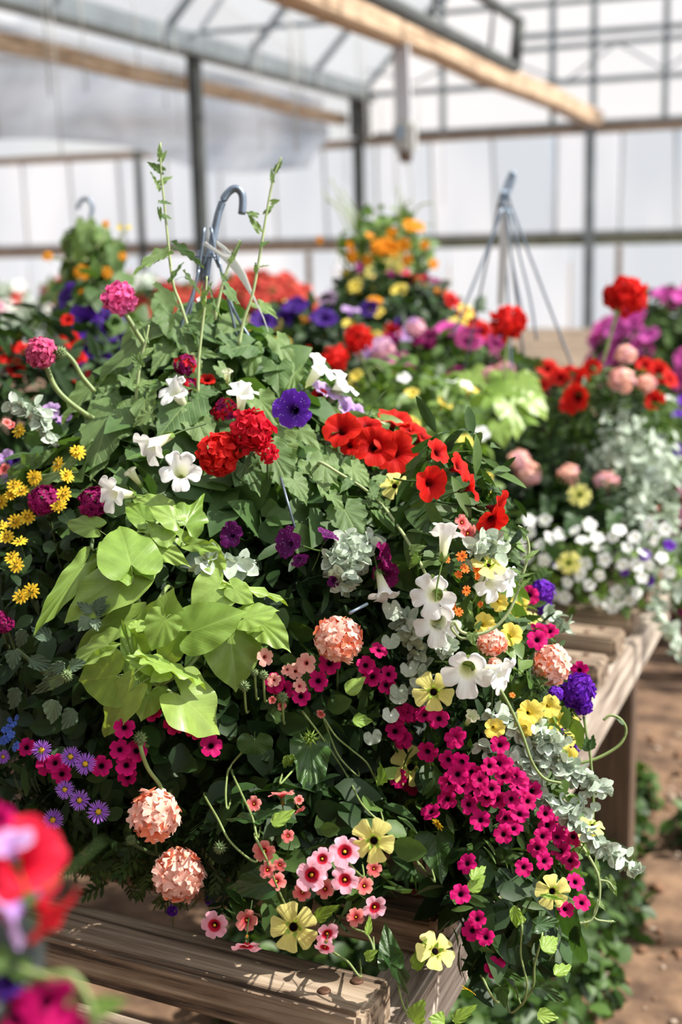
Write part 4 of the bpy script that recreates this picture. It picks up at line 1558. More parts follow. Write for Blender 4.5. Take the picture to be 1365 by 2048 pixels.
# --- lime sweet potato vine
t = plant('lime', 'sweet_potato_vine', 'lime green sweet potato vine with big heart-shaped leaves', None)
for a in [(253, 1153, 119, 1232, 98), (262, 1140, 205, 1060, 90), (262, 1128, 240, 1036, 112), (163, 1135, 62, 1262, 42), (323, 1020, 262, 990, 52), (350, 1040, 300, 1008, 46), (316, 1049, 276, 1056, 42), (327, 1062, 335, 1095, 46), (306, 1092, 374, 1122, 44),
          (360, 1075, 392, 1085, 32), (382, 1089, 440, 1097, 26), (187, 1055, 122, 1036, 42), (440, 1172, 382, 1212, 80), (468, 1178, 514, 1206, 40), (472, 1174, 587, 1187, 30), (385, 1262, 490, 1222, 88), (462, 1272, 475, 1384, 104), (490, 1236, 556, 1212, 54),
          (519, 1243, 578, 1292, 60), (312, 1290, 343, 1188, 100), (261, 1240, 131, 1293, 58), (232, 1352, 153, 1364, 108), (276, 1356, 244, 1240, 42), (318, 1338, 246, 1310, 38), (310, 1325, 426, 1352, 62), (272, 1255, 288, 1236, 30), (363, 1392, 445, 1468, 118), (259, 1385, 184, 1484, 62),
          (215, 1290, 125, 1335, 60), (330, 1345, 300, 1360, 34), (420, 1100, 450, 1140, 36), (290, 1040, 250, 1000, 44), (300, 1385, 280, 1440, 60), (330, 1240, 300, 1300, 66), (440, 1240, 420, 1290, 70)]:
    px_leaf(t, MAIN, 'lime', *a[:4], a[4] * 1.18, ob=random.uniform(.035, .065), ot=.055 + random.uniform(-.02, .03), wn=(.4, .6, .45), jit=.3)
px_leaf(t, MAIN, 'lime_lobed', 371, 1050, 412, 980, 78, ob=.05, ot=.05)
px_leaf(t, MAIN, 'lime_lobed', 338, 1030, 352, 1005, 40, ob=.055, ot=.055)
for pts in (((322, 1370), (300, 1320), (295, 1250), (330, 1180)), ((322, 1370), (380, 1330), (440, 1250), (470, 1180)), ((295, 1250), (270, 1180), (262, 1130), (300, 1060)), ((322, 1370), (260, 1360), (230, 1356)), ((322, 1370), (350, 1392), (365, 1395))):
    px_stem(t, MAIN, pts, .0026, .002, 'stem', off=.02)

# --- red petunias
t = plant('red', 'red_petunia', 'bright red petunia along the shoulder of the large basket', ('lance', .034, 'mid'))
flowers(t, MAIN, 'red', [(684, 860, 84, (-.3, .45, .7)), (750, 893, 90, (-.1, .15, 1)), (790, 905, 96, (.15, .1, 1)), (790, 838, 74, (.2, .7, .4)), (845, 872, 70, (.5, .6, .5)), (876, 905, 62, (.7, .4, .5)), (862, 966, 78, (.4, -.2, .9)), (918, 935, 70, (.75, .3, .35)), (945, 975, 60, (.8, .2, .3)), (996, 1020, 92, (.85, -.1, .3)), (985, 1040, 70, (.3, -.5, .6)), (735, 850, 60, (-.1, .7, .5)), (820, 860, 50, (.2, .8, .4)), (700, 890, 50, (-.2, .2, .9))], off=.05, jit=.2)
flowers(t, MAIN, 'coral', [(937, 1068, 50, (.5, -.1, .7)), (925, 1045, 36, (.3, .2, .7))], off=.04)
# --- violet speckled petunia and its plum mates
t = plant('violet', 'speckled_petunia', 'violet petunia with white speckles beside the red geranium', ('lance', .03, 'fresh'))
flowers(t, MAIN, 'violet', [(587, 818, 88, (-.35, .1, .9))], off=.07, jit=.05)
flowers(t, MAIN, 'lilac', [(650, 782, 60, (.4, .6, .4)), (692, 815, 58, (.6, .3, .5)), (715, 828, 44, (.7, .1, .5))], off=.0, jit=.2)
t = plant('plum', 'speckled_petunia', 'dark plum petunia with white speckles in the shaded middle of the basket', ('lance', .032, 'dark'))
flowers(t, MAIN, 'plum', [(578, 1086, 74, (-.6, .2, .6)), (655, 1070, 50, (.4, .8, .25)), (463, 1070, 56, (-.3, .1, .8)), (600, 1118, 44, (.3, -.6, .5)), (668, 1162, 30, (.3, -.4, .7))], off=.045, jit=.1)
flowers(t, MAIN, 'plumred', [(768, 1112, 62, (.75, .25, .45)), (772, 1148, 60, (.35, -.15, .85))], off=.05, jit=.1)
# --- geraniums
t = plant('geranium', 'red_geranium', 'red geranium with crimson heads near the white trumpet flowers', ('lobed', .03, 'mid'))
head(t, MAIN, [(505, 862, 92, (.2, .1, 1)), ], ['ge_crimson'], 20, .5, .8, .075)
head(t, MAIN, [(440, 905, 96, (-.1, .1, 1))], ['ge_scarlet'], 18, .5, .7, .055)
head(t, MAIN, [(535, 905, 44), ], ['ge_crimson'], 8, .6, .8, .07)
head(t, MAIN, [(450, 822, 66), (372, 730, 60), (380, 770, 40)], ['fl_wine', 'ge_crimson'], 16, .3, .8, .03)
for (x, y) in ((350, 795), (415, 760), (640, 790)):
    flowers(t, MAIN, 'red', [(x, y, 34)], off=-.005, bits=False)
t = plant('pinkger', 'ivy_geranium', 'pink ivy geranium with a double bloom raised on a long bare stalk', None)
head(t, MAIN, [(240, 597, 70, (.1, .4, .8), 1.42)], ['ge_hotpink'], 18, .55, .75, stem=False)
head(t, MAIN, [(82, 706, 74, (-.4, .1, .8), 1.36)], ['ge_raspberry'], 26, .36, .85, stem=False)
o = t.add('bud', BUD, frame(at_depth(121, 706, 1.36), CAM_U, 0, 14 * 1.36 / FPX))
px_stem(t, MAIN, ct([(180, 590), (215, 670), (265, 725), (340, 780), (380, 800)]), .0028, .0028, 'stem', dep=1.37)
px_stem(t, MAIN, ct([(240, 525), (285, 570), (320, 630), (370, 690)]), .0026, .0026, 'stem', dep=1.38)
px_stem(t, MAIN, ct([(480, 375), (505, 410), (535, 460), (575, 520)]), .0028, .0028, 'stem', dep=1.42)
for k in range(9):
    a = k * .7
    p = at_depth(247, 618, 1.42)
    tube(t, 'pedicel', [p, p + CAM_R * .012 * math.cos(a) + CAM_U * .012 * math.sin(a) + UP * .006], .0008, .0006, 'stem')
# --- verbenas
t = plant('peach_low', 'peach_verbena', 'peach verbena with two round heads near the purple daisies', ('fern', .028, 'dark'))
head(t, MAIN, [(310, 1630, 118, (.15, .2, 1), 1.19), (357, 1750, 118, (.05, .2, 1), 1.21)], ['fl_peach'] * 6 + ['fl_peach_deep'], 26, .41, .85, .06)
px_stem(t, MAIN, ((270, 1688), (300, 1705), (325, 1712), (340, 1735)), .0018, .0018, 'stem_dark', off=.04)
px_stem(t, MAIN, ((281, 1490), (295, 1535), (320, 1570), (330, 1600)), .0021, .002, 'stem', off=.05)
for (x, y, s) in ((280, 1476, 24), (440, 1695, 22), (262, 1680, 18)):
    p, d_, n_ = px_point(MAIN, x, y, .05)
    t.add('bud', BUD, frame(p, n_ + UP, 0, s * d_ / FPX * .62))
t = plant('peach_mid', 'peach_verbena', 'peach verbena with one large round head above the coral calibrachoa', ('fern', .028, 'mid'))
head(t, MAIN, [(679, 1278, 104, (.05, .25, 1))], ['fl_peach', 'fl_peach', 'fl_peach', 'fl_peach', 'fl_peach_deep'], 28, .41, .9, .06)
for (x, y, s) in ((489, 1372, 20), (527, 1350, 17), (565, 1395, 20), (510, 1345, 14)):
    p, d_, n_ = px_point(MAIN, x, y, .05)
    t.add('bud', BUD, frame(p, n_ + UP, 0, s * d_ / FPX * .62))
    tube(t, 'stem', [p, p - UP * .025 + CAM_F * .01, p - UP * .03 + CAM_F * .04], .0011, .0011, 'stem')
t = plant('peach_right', 'peach_verbena', 'peach verbena with its head leaning over the bench edge beside the purple verbena', ('fern', .025, 'mid'))
head(t, MAIN, [(1102, 1328, 92, (.2, .25, 1)), (985, 1285, 64, (.1, .1, 1)), (990, 1330, 34)], ['fl_peach'] * 6 + ['fl_peach_deep'], 26, .41, .9, .045)
t = plant('wine', 'wine_verbena', 'wine purple verbena with flat heads among the yellow creeping zinnia', ('ovate', .024, 'dark'))
head(t, MAIN, [(88, 1000, 80, (-.1, .6, .8)), (190, 1003, 82, (0, .5, .9)), (-5, 1240, 50), (10, 1250, 44)], ['fl_wine'], 24, .3, .55, .05)
px_stem(t, MAIN, ((187, 1030), (188, 1060), (184, 1100)), .0018, .0018, 'stem_dark', off=.045)
t = plant('purple', 'purple_verbena', 'deep purple verbena hanging out beside a peach head at the bench edge', ('fern', .024, 'mid'))
head(t, MAIN, [(1155, 1382, 82, (.3, .1, 1)), (1112, 1388, 38), (1168, 1412, 44, (.4, -.4, .7))], ['fl_purple'], 30, .36, .9, .05)
head(t, MAIN, [(1083, 1185, 62, (.5, .2, .8)), (1090, 1215, 40)], ['fl_purple'], 24, .38, 1.0, .0)
head(t, MAIN, [(1150, 1495, 26), (1118, 1465, 24), (345, 1822, 24), (420, 1800, 24)], ['fl_purple'], 9, .5, .9, .02)
# --- creeping zinnia
t = plant('zinnia', 'creeping_zinnia', 'yellow creeping zinnia with small starry flowers', ('ovate', .022, 'dark'))
flowers(t, MAIN, 'gold', [q + (36,) for q in c1([(160, 130), (97, 187), (68, 165), (305, 118), (355, 10), (268, 255), (70, 325), (125, 305), (90, 415), (55, 488), (75, 525), (95, 668), (143, 640), (30, 395), (8, 345), (290, 200), (262, 65), (0, 235)])] + [(38, 861, 34), (154, 899, 30), (133, 950, 30), (68, 954, 32), (115, 1010, 24), (20, 990, 26)], off=.05, jit=.3, w=(.4, .7, .35))
# --- purple daisies
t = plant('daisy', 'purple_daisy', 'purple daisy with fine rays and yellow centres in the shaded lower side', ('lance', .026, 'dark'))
flowers(t, MAIN, 'daisy', [q for q in c4([(190, 342, 44), (322, 372, 44), (388, 404, 46), (295, 522, 40), (362, 570, 44), (448, 622, 48), (241, 660, 46), (15, 372, 30)])], off=.06, jit=.18, w=(.2, 1, .2))
# --- calibrachoas
t = plant('calib', 'pink_calibrachoa', 'pink calibrachoa with red-eyed bells drooping over the front slat', ('oval', .024, 'mid'))
flowers(t, MAIN, 'pinkeye', [(624, 1750, 70), (690, 1703, 68), (690, 1760, 60), (645, 1718, 50), (750, 1815, 54, (.3, -.1, .9)), (429, 1851, 60, (-.2, -.05, 1)), (493, 1893, 64, (0, -.75, .6)), (655, 1868, 52, (.3, -.3, .8)), (650, 1895, 46, (-.1, -.6, .7))], off=.06, jit=.12, w=(.15, 1, .1))
flowers(t, MAIN, 'coral', [(553, 1762, 42, (.0, .5, .8)), (529, 1702, 50, (-.2, -.1, .9)), (564, 1588, 60, (0, .55, -.1)), (508, 1608, 34), (576, 1672, 28), (600, 1620, 28, (.4, -.6, .4)), (733, 1677, 30), (748, 1738, 34, (.2, .2, .9)), (729, 1772, 40, (.1, .3, .8)), (712, 1834, 40, (-.1, .5, .8)), (494, 1841, 48, (.05, .2, 1)), (650, 1778, 44), (605, 1785, 40), (535, 1740, 36), (598, 1600, 22), (560, 1730, 28)], off=.045, jit=.2, w=(.2, 1, .1))
t = plant('peachcal', 'coral_calibrachoa', 'coral calibrachoa just below the lime leaves, between the green verbena buds', ('oval', .024, 'mid'))
flowers(t, MAIN, 'peachpink', [(531, 1314, 40, (.5, .2, .8)), (612, 1326, 46, (-.2, .2, .9)), (592, 1342, 36, (.2, .2, .9)), (600, 1372, 32), (548, 1360, 30), (575, 1340, 26)], off=.05, jit=.2)
flowers(t, MAIN, 'coral', [(564, 1412, 20), (545, 1400, 18), (642, 1428, 20)], off=.05)
# --- black-eyed vine
t = plant('thun', 'black_eyed_vine', 'yellow black-eyed vine with dark arrow leaves trailing over the slats', ('ovate', .035, 'dark'))
flowers(t, MAIN, 'yellow', [(823, 1533, 88, (.15, .35, .9)), (748, 1682, 92, (-.2, .05, 1)), (587, 1855, 104, (-.05, .1, 1)), (872, 1902, 84, (.25, .55, .7)), (1106, 1783, 74, (.1, .1, 1)), (868, 1384, 84, (-.1, .1, 1)), (790, 971, 66, (.05, .5, .8)), (978, 1130, 76, (.2, .75, .5)), (1186, 1650, 56, (.3, .8, .4)), (1065, 1240, 56, (.3, .7, .4)), (1175, 1672, 44, (.4, .6, .5))], off=.06, jit=.08)
for a in [(620, 1492, 628, 1620, 84), (796, 1640, 818, 1775, 74), (872, 1672, 880, 1764, 84), (536, 1765, 441, 1776, 68), (514, 1640, 446, 1630, 34), (516, 1638, 562, 1614, 30), (747, 1590, 698, 1550, 40), (747, 1590, 795, 1648, 36), (783, 1926, 770, 1842, 54), (780, 1915, 836, 2002, 42),
          (1004, 1975, 1008, 2020, 36), (1080, 1975, 1140, 2010, 34), (1000, 1940, 1050, 1960, 26), (1075, 1850, 1130, 1840, 34), (1040, 1870, 1010, 1900, 30)]:
    px_leaf(t, MAIN, 'thun', *a, ob=.045, ot=.05, wn=(.3, .7, .3), stalk=False)
for a in [(545, 1650, 590, 1618, 30), (632, 1838, 670, 1812, 30), (693, 1386, 732, 1352, 34), (706, 1442, 748, 1440, 30), (760, 1570, 764, 1530, 26), (770, 1555, 796, 1532, 28), (812, 1622, 852, 1594, 30), (945, 1760, 972, 1724, 28), (940, 1782, 972, 1750, 30), (908, 2044, 950, 2008, 28), (830, 2046, 842, 2000, 46), (1075, 2030, 1118, 2034, 32), (1110, 1950, 1146, 1926, 30), (1028, 1812, 1036, 1860, 26), (732, 1918, 752, 1900, 24), (1080, 1790, 1140, 1800, 10), (735, 1870, 742, 1830, 16), (832, 1940, 850, 1880, 30), (1045, 1830, 1030, 1850, 30), (1085, 1900, 1120, 1870, 40), (890, 2046, 862, 2035, 40)]:
    px_leaf(t, MAIN, 'bract', *a, ob=.06, ot=.065, wn=(.1, .8, .3), stalk=False)
px_leaf(t, MAIN, 'round', 510, 1482, 512, 1530, 74, ob=.05, ot=.055)
for pts in (c5([(470, 170), (560, 290), (670, 460), (740, 590), (830, 670)]), c5([(570, 205), (620, 280), (690, 340), (760, 400), (795, 470)]), c5([(565, 200), (600, 300), (640, 380), (720, 460)]), c5([(250, 730), (300, 830), (350, 960), (400, 1060)]), c5([(145, 440), (190, 540), (240, 650), (262, 740)]),
            c5([(130, 430), (118, 530), (125, 610)]), c5([(215, 330), (150, 400), (130, 440)]), c5([(495, 325), (460, 390), (400, 460), (365, 495)]), c5([(940, 665), (1010, 720), (1060, 755)]), c5([(1000, 860), (1040, 910), (1070, 940)]), c5([(20, 545), (80, 650), (140, 760), (250, 850)]),
            c8([(60, 240), (120, 300)]), c8([(80, 500), (130, 520), (155, 560), (165, 600)]), c8([(0, 590), (60, 630), (110, 690)]), c8([(255, 700), (270, 780), (300, 850)]), c8([(740, 480), (735, 600), (760, 720), (740, 800)]), c8([(820, 520), (790, 640), (780, 740), (700, 830)]), c8([(590, 700), (620, 760), (650, 790)])):
    px_stem(t, MAIN, pts, .0011, .0009, 'stem', off=.045)
px_stem(t, MAIN, c6([(890, 200), (905, 300), (920, 380), (935, 560), (935, 705)]), .0016, .0014, 'stem', dep=1.33)
px_stem(t, MAIN, c6([(860, 430), (960, 400), (1060, 340), (1095, 270), (1070, 215), (1020, 195), (985, 218)]), .0016, .0013, 'stem', dep=1.34)
px_stem(t, MAIN, c6([(440, 0), (520, 130), (590, 280), (640, 420), (700, 500), (780, 522)]), .0018, .0012, 'stem', dep=1.2)
for a in [((905, 370), (905, 295), 24), ((925, 360), (940, 285), 16), ((1085, 240), (1050, 205), 10), ((595, 385), (545, 335), 30)]:
    (b, e) = c6([a[0], a[1]])
    px_leaf(t, MAIN, 'thun_ovate', b[0], b[1], e[0], e[1], a[2], dep=1.325, wn=(.2, .8, .3), stalk=False)
p, d_, n_ = px_point(MAIN, 621, 1476, .06)
t.add('bud', spiky_ball('bud', M['bract'], 20, .9), frame(p, CAM_U, 0, 14 * d_ / FPX))
for (x, y) in ((575, 1510), (584, 1508)):
    p, d_, n_ = px_point(MAIN, x, y, .06)
    t.add('dry_husk', random.choice(LEAF['bract']), frame(p, n_, 3.0, .008, .016, .016)).active_material
# --- magenta small petunias
t = plant('magenta', 'magenta_petunia', 'magenta small-flowered petunia massed over the bench edge', ('lance', .022, 'mid'))
pts = c6([(262, 310), (235, 410), (135, 370), (300, 420), (350, 470), (305, 530), (385, 540), (445, 550), (500, 490), (435, 440), (230, 600), (150, 660), (240, 520), (575, 540), (540, 600), (620, 610), (335, 625), (390, 700), (500, 770), (580, 670), (705, 670), (715, 725), (780, 710), (665, 835), (700, 900), (600, 930), (780, 850), (825, 895), (325, 910), (295, 1060), (375, 1180), (850, 1000), (880, 1100), (800, 1130), (190, 210), (30, 180), (15, 300), (60, 530), (470, 600), (550, 740), (120, 190), (420, 590), (280, 480), (480, 430), (560, 490), (640, 560), (510, 690), (760, 780), (690, 780), (840, 780)])
pts += [(945, 1862), (972, 1875), (991, 1935), (1060, 1190), (1075, 1280), (1100, 1262), (1160, 1340), (1075, 1265), (915, 1470), (1000, 1490), (1010, 1530), (960, 1560), (1040, 1560)]
pts += c2([(815, 910), (785, 1030), (860, 1020), (850, 1070), (755, 980)]) + c5([(910, 185), (890, 255), (925, 295), (1160, 290), (905, 470), (970, 500), (1130, 490), (960, 180), (1080, 200)])
flowers(t, MAIN, 'magenta', [q + (random.uniform(37, 45),) for q in pts], off=.04, jit=.22, w=(.35, .8, .25))
t = plant('magenta2', 'magenta_petunia', 'magenta small-flowered petunia half hidden beneath the lime leaves', ('oval', .022, 'dark'))
pts = c4([(565, 240), (545, 340), (460, 415), (575, 410), (580, 465), (795, 228), (890, 248), (962, 322), (210, 410), (280, 450), (690, 165), (620, 345), (250, 400), (120, 330)]) + c2([(540, 1050), (460, 1120), (340, 1060), (380, 1090), (590, 970)])
flowers(t, MAIN, 'magenta', [q + (random.uniform(40, 48),) for q in pts], off=.04, jit=.15, w=(.2, 1, .15))
# --- yellow petunia
t = plant('butter', 'yellow_petunia', 'soft yellow petunia among white trumpets and peach verbena at the edge', ('ovate', .026, 'fresh'))
flowers(t, MAIN, 'butter', [(999, 1205, 40), (970, 1250, 54), (1034, 1229, 46), (1023, 1270, 50), (1060, 1425, 56), (1100, 1412, 50), (1098, 1480, 56), (1131, 1478, 44), (1137, 1512, 42), (1145, 1448, 44), (990, 1457, 48), (1050, 1455, 44), (1115, 1440, 40), (1040, 1205, 40)], off=.03, jit=.3, w=(.3, .8, .2))
# --- orange little flowers
t = plant('nemesia', 'orange_nemesia', 'tiny orange blossoms next to a lemon flower by the white trumpets', ('lance', .022, 'mid'))
flowers(t, MAIN, 'fl_nemesia', c3([(300, 515, 26), (315, 572, 22), (372, 575, 20), (285, 602, 18), (322, 680, 22), (285, 782, 20), (228, 530, 16), (375, 610, 20), (255, 755, 18), (545, 1185, 14), (390, 745, 14)]), off=.045, jit=.3)
# --- blue lobelia
t = plant('blue', 'blue_lobelia', 'small blue blossoms low beside the purple daisies', ('ovate', .024, 'dark'))
flowers(t, MAIN, 'fl_blue', c4([(40, 240, 18), (62, 225, 16), (30, 290, 20), (72, 325, 24), (20, 250, 16), (50, 270, 18), (10, 300, 20), (75, 195, 14), (45, 205, 14)]), off=.05, jit=.3)
# --- dark nettle-leaved plant
t = plant('nettle', 'nettle_plant', 'dark plant with serrated nettle-like leaves beside the lime vine', ('ovate', .032, 'dark'))
for a in [(135, 1345, 52, 1392, 34), (140, 1335, 172, 1322, 30), (130, 1330, 80, 1350, 30), (185, 1225, 152, 1202, 22), (190, 1222, 208, 1192, 28), (192, 1230, 215, 1208, 22), (180, 1235, 156, 1262, 34), (190, 1238, 195, 1262, 24), (110, 1400, 100, 1450, 44), (60, 1320, 110, 1335, 34), (30, 1300, 20, 1340, 36), (40, 1380, 15, 1420, 40), (100, 1280, 60, 1250, 34), (50, 1260, 30, 1300, 30), (150, 1420, 120, 1460, 40)]:
    px_leaf(t, MAIN, 'nettle', *a, ob=.05, ot=.055, stalk=False)
p, d_, n_ = px_point(MAIN, 133, 1352, .055)
t.add('bud', BUD, frame(p, CAM_U, 0, 22 * d_ / FPX * .62))
px_stem(t, MAIN, ((35, 1300), (60, 1320), (90, 1345)), .002, .002, 'stem_dark', off=.03)

# --- silver foliage
def silver_trail(t, pts, dep=None, off=.05, size=.011, step=.0042):
    _, W = px_stem(t, MAIN, pts, .0016, .0012, 'stem_silver', off=off, dep=dep, name='trailing_stem')
    W = smooth_path(W, 12)
    L = np.r_[0, np.cumsum(np.linalg.norm(np.diff(W, axis=0), axis=1))]
    s = np.arange(0, L[-1], step / 2)
    P = np.c_[[np.interp(s, L, W[:, i]) for i in range(3)]].T
    P = np.repeat(P, 2, 0) + rng.normal(0, .002, (len(P) * 2, 3))
    loose_leaves(t, 'silver_leaves', P, rng.normal(0, .6, P.shape) + to_cam(P[0]) * .6, size, 'oval', 'silver', down=-.2, spread=.6)
    t.anchors += list(W[::12])


t = plant('silver', 'silver_trailing_plant', 'silver-leaved trailing plant spilling past the magenta petunias over the bench edge', ('lance', .024, 'dark'))
for pts in (c6([(490, 220), (640, 270), (750, 380), (900, 490), (1015, 572)]), c6([(400, 340), (500, 400), (620, 470), (700, 540)]), c6([(680, 590), (780, 640), (905, 618)]), c6([(700, 620), (850, 720), (990, 840), (1080, 890), (1150, 942)]), c6([(640, 250), (740, 300), (810, 330)]), c6([(560, 400), (700, 430), (800, 470), (930, 560)]), c6([(420, 180), (520, 230), (640, 330), (740, 420)])):
    silver_trail(t, pts, dep=1.235)
silver_trail(t, c2([(940, 770), (965, 850), (990, 930), (1010, 1050), (1035, 1110)]), size=.013)
silver_trail(t, c2([(1110, 870), (1100, 830), (1130, 900)]), size=.01)
silver_trail(t, [(1095, 1230), (1120, 1245), (1135, 1265)], dep=1.42)
silver_trail(t, c3([(380, 470), (420, 430), (470, 490)]), size=.013)
for (x, y) in c2([(640, 450), (700, 480), (680, 540), (740, 450)]):
    silver_trail(t, [(x - 12, y + 20), (x, y), (x + 12, y - 14)], size=.012)
for (x, y) in c2([(880, 730), (868, 862), (950, 990), (905, 1090), (870, 710)]) + c5([(868, 175), (785, 275), (905, 90)]):
    px_leaf(t, MAIN, 'silver_round', x, y, x + random.uniform(-8, 8), y + 30, 38, ob=.05, ot=.055, stalk=False)
t = plant('silver_left', 'silver_trailing_plant', 'silver-leaved sprig with woolly tips beside the yellow creeping zinnia', ('ovate', .024, 'dark'))
silver_trail(t, ct([(40, 730), (100, 765), (150, 800), (190, 850), (230, 900)]), dep=1.36)
silver_trail(t, ct([(130, 760), (170, 790)]), dep=1.36, size=.014)
for a in ct([(30, 520, 0, 0)]):
    pass
silver_trail(t, c1([(930, 520), (990, 500), (1080, 530)]), size=.016, step=.012)
# --- pale buds at the far edge of the zinnia
t = plant('lilacl', 'lilac_petunia', 'lilac petunia tucked behind the creeping zinnia', ('lance', .03, 'mid'))
flowers(t, MAIN, 'lilac', [(100, 825, 52), (125, 840, 46), (75, 880, 40), (85, 905, 36), (10, 915, 40), (15, 960, 30)], off=-.02, jit=.3)
flowers(t, MAIN, 'indigo', [(75, 870, 36), (100, 890, 34), (30, 920, 30)], off=-.03, jit=.3)
flowers(t, MAIN, 'coral', [(8, 938, 30), (14, 845, 22), (22, 850, 20)], off=.02)

clothe(list(PL.values()), MAIN, 15000, (-1.08, .95, .58), (-.12, 1.8, 1.2), depth=.085)
# a looser inner layer closes the gaps
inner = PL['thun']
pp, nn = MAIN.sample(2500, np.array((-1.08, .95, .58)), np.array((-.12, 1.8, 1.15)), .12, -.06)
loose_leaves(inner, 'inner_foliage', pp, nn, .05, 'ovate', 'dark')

# ================================================================== OTHER PLANTS
MAIN_KEYS = list(PL)


def scatter_flowers(th, md, n, lo, hi, kinds, rad, front=True, name='flower', zmin=None, bits=False, out=.01):
    pts, nr = md.sample(n * 3, np.array(lo), np.array(hi), .012, .01)
    k = 0
    for p, g in zip(pts, nr):
        if k >= n:
            break
        if front and g.dot(to_cam(p)) < -.1:
            continue
        if zmin is not None and p[2] < zmin:
            continue
        kind = random.choice(kinds)
        flower_at(th, kind, p + g * out, g * .7 + to_cam(p) * .35 + UP * .3 + rng.normal(0, .25, 3), rad * random.uniform(.85, 1.15), name, bits)
        th.anchors.append(p)
        k += 1


def bbox(c, r, z0=None):
    lo, hi = np.array(c) - np.array(r) - .03, np.array(c) + np.array(r) + .03
    if z0 is not None:
        lo[2] = z0
    return lo, hi


# --- second basket on the same bench
B2 = np.array([-.58, 2.68, .6])
M2 = Mound()
M2.revolve(B2, [(.585, .16), (.66, .25), (.74, .29), (.82, .27), (.88, .23), (.94, .15), (.98, .07), (1.0, .02)])
M2.ell(at_depth(1180, 1110, 2.45), (.20, .15, .12))
M2.ell(at_depth(1225, 880, 2.6), (.11, .13, .15))
t = Thing('hanging_basket', 'dark hanging basket pot whose tall wire hanger carries a long pale tag', 'hanging basket', B2)
pot(t, B2, .165, .19, .602)
D2 = 2.62
ap = at_depth(1010, 412, D2)
hanger(t, B2, .79, ap, [at_depth(x, y, D2) for x, y in ((1008, 430), (1008, 400), (1010, 380), (1018, 358), (1024, 346), (1029, 350), (1026, 365), (1018, 385), (1012, 400))], .0026, .165, 4, .1)
t.add('cross_wire', tube_mesh('cross_wire', [at_depth(998, 412, D2 - .01), at_depth(1024, 412, D2 - .01)], .003, .003, M['metal_dark'], 6, smooth=False))
for pts in (((1006, 416), (975, 500), (935, 600), (905, 675)), ((1018, 414), (1040, 510), (1062, 600), (1074, 680)), ((1014, 414), (1022, 500), (1040, 600), (1052, 660))):
    t.add('wire', tube_mesh('wire', [at_depth(x, y, D2 - .02) for x, y in pts], .0026, .0026, M['hook'], 6))
ribbon(t, [(1001, 425), (999, 500), (996, 560), (994, 610)], [(1018, 425), (1018, 500), (1013, 560), (1009, 610)], M['tag'], D2 - .02, D2 - .03, 'plant_tag')
LO2, HI2 = (-1.0, 2.2, .6), (-.15, 3.1, 1.14)
S2 = []


def plant2(name, label, style, **kw):
    q = Thing(name, label, 'plant', B2 + UP * .18)
    q.style = style
    S2.append(q)
    return q


t = plant2('red_geranium', 'red geranium with scarlet heads held high on stalks above the second basket', ('lobed', .04, 'mid'))
head(t, M2, [(1250, 590, 88, (0, .5, .8), 2.55), (1228, 596, 52, (-.3, .5, .7), 2.56), (1272, 600, 52, (.3, .4, .7), 2.54), (1017, 645, 82, (0, .5, .8), 2.5), (718, 678, 66, (0, .5, .8), 2.4), (672, 716, 58, (0, .4, .8), 2.35)], ['ge_scarlet', 'ge_scarlet', 'ge_red'], 15, .5, .6, stem=False)
for pts in (((1245, 610), (1228, 650), (1212, 700)), ((1235, 615), (1225, 660), (1205, 730)), ((1017, 660), (1012, 710), (1010, 760))):
    px_stem(t, M2, pts, .003, .003, 'stem', dep=2.54)
for pts in (((715, 695), (735, 740), (760, 790)), ((740, 720), (770, 745), (795, 770)), ((690, 740), (730, 770), (770, 790))):
    px_stem(t, M2, pts, .003, .003, 'stem', dep=2.42)
t = plant2('red_petunia', 'red petunia of the second basket, beside pale peach verbena heads', ('lance', .04, 'mid'))
flowers(t, M2, 'red', [(1095, 738, 50), (1155, 795, 62), (1165, 760, 54), (1120, 755, 46), (1318, 745, 54), (1310, 800, 44), (1142, 748, 44), (1140, 812, 46), (1085, 770, 36), (1060, 785, 24), (1340, 760, 44), (1290, 730, 40), (1185, 735, 40)], off=.02, jit=.25)
t = plant2('peach_verbena', 'peach verbena of the second basket with several pale round heads', ('fern', .04, 'dark'))
head(t, M2, [(1252, 710, 50), (1244, 760, 62), (1293, 768, 46), (1040, 922, 52), (1058, 948, 60), (1138, 950, 54), (1214, 966, 58), (1010, 742, 46), (980, 752, 40)], ['fl_peach', 'fl_peach', 'fl_palepink'], 20, .38, .8, .03, stem=False)
t = plant2('yellow_vine', 'yellow black-eyed flowers on the shaded face of the second basket', ('ovate', .04, 'dark'))
flowers(t, M2, 'yellow', [(1160, 990, 52), (1138, 1126, 50)], off=.04, jit=.1, w=(.2, 1, .2))
for a in ((1100, 1000, 1090, 1050, 36), (1230, 1030, 1220, 1075, 34), (1150, 1035, 1130, 1070, 36), (1110, 1100, 1090, 1140, 40)):
    px_leaf(t, M2, 'thun', *a, stalk=False)
t = plant2('sweet_potato_vine', 'lime green sweet potato vine of the second basket, beside its red petunias', None)
for a in [(985, 790, 1080, 845, 70), (1000, 770, 1100, 790, 70), (960, 800, 930, 860, 66), (905, 800, 860, 850, 70), (940, 770, 900, 740, 60), (1020, 810, 1040, 870, 60), (900, 830, 950, 880, 60), (860, 790, 830, 830, 50), (1040, 760, 1080, 790, 56), (950, 750, 1000, 760, 50), (880, 770, 850, 800, 50), (1060, 800, 1100, 830, 50), (930, 820, 990, 870, 60), (830, 830, 870, 870, 50), (1000, 850, 1010, 890, 40)]:
    px_leaf(t, M2, 'lime', *a[:4], a[4] * 1.2, ob=.07, ot=.07, wn=(.4, .4, .6))
t = plant2('white_bacopa', 'small white-flowered bacopa spilling from the second basket onto the bench', ('ovate', .026, 'fresh'))
r_ = np.random.default_rng(21)
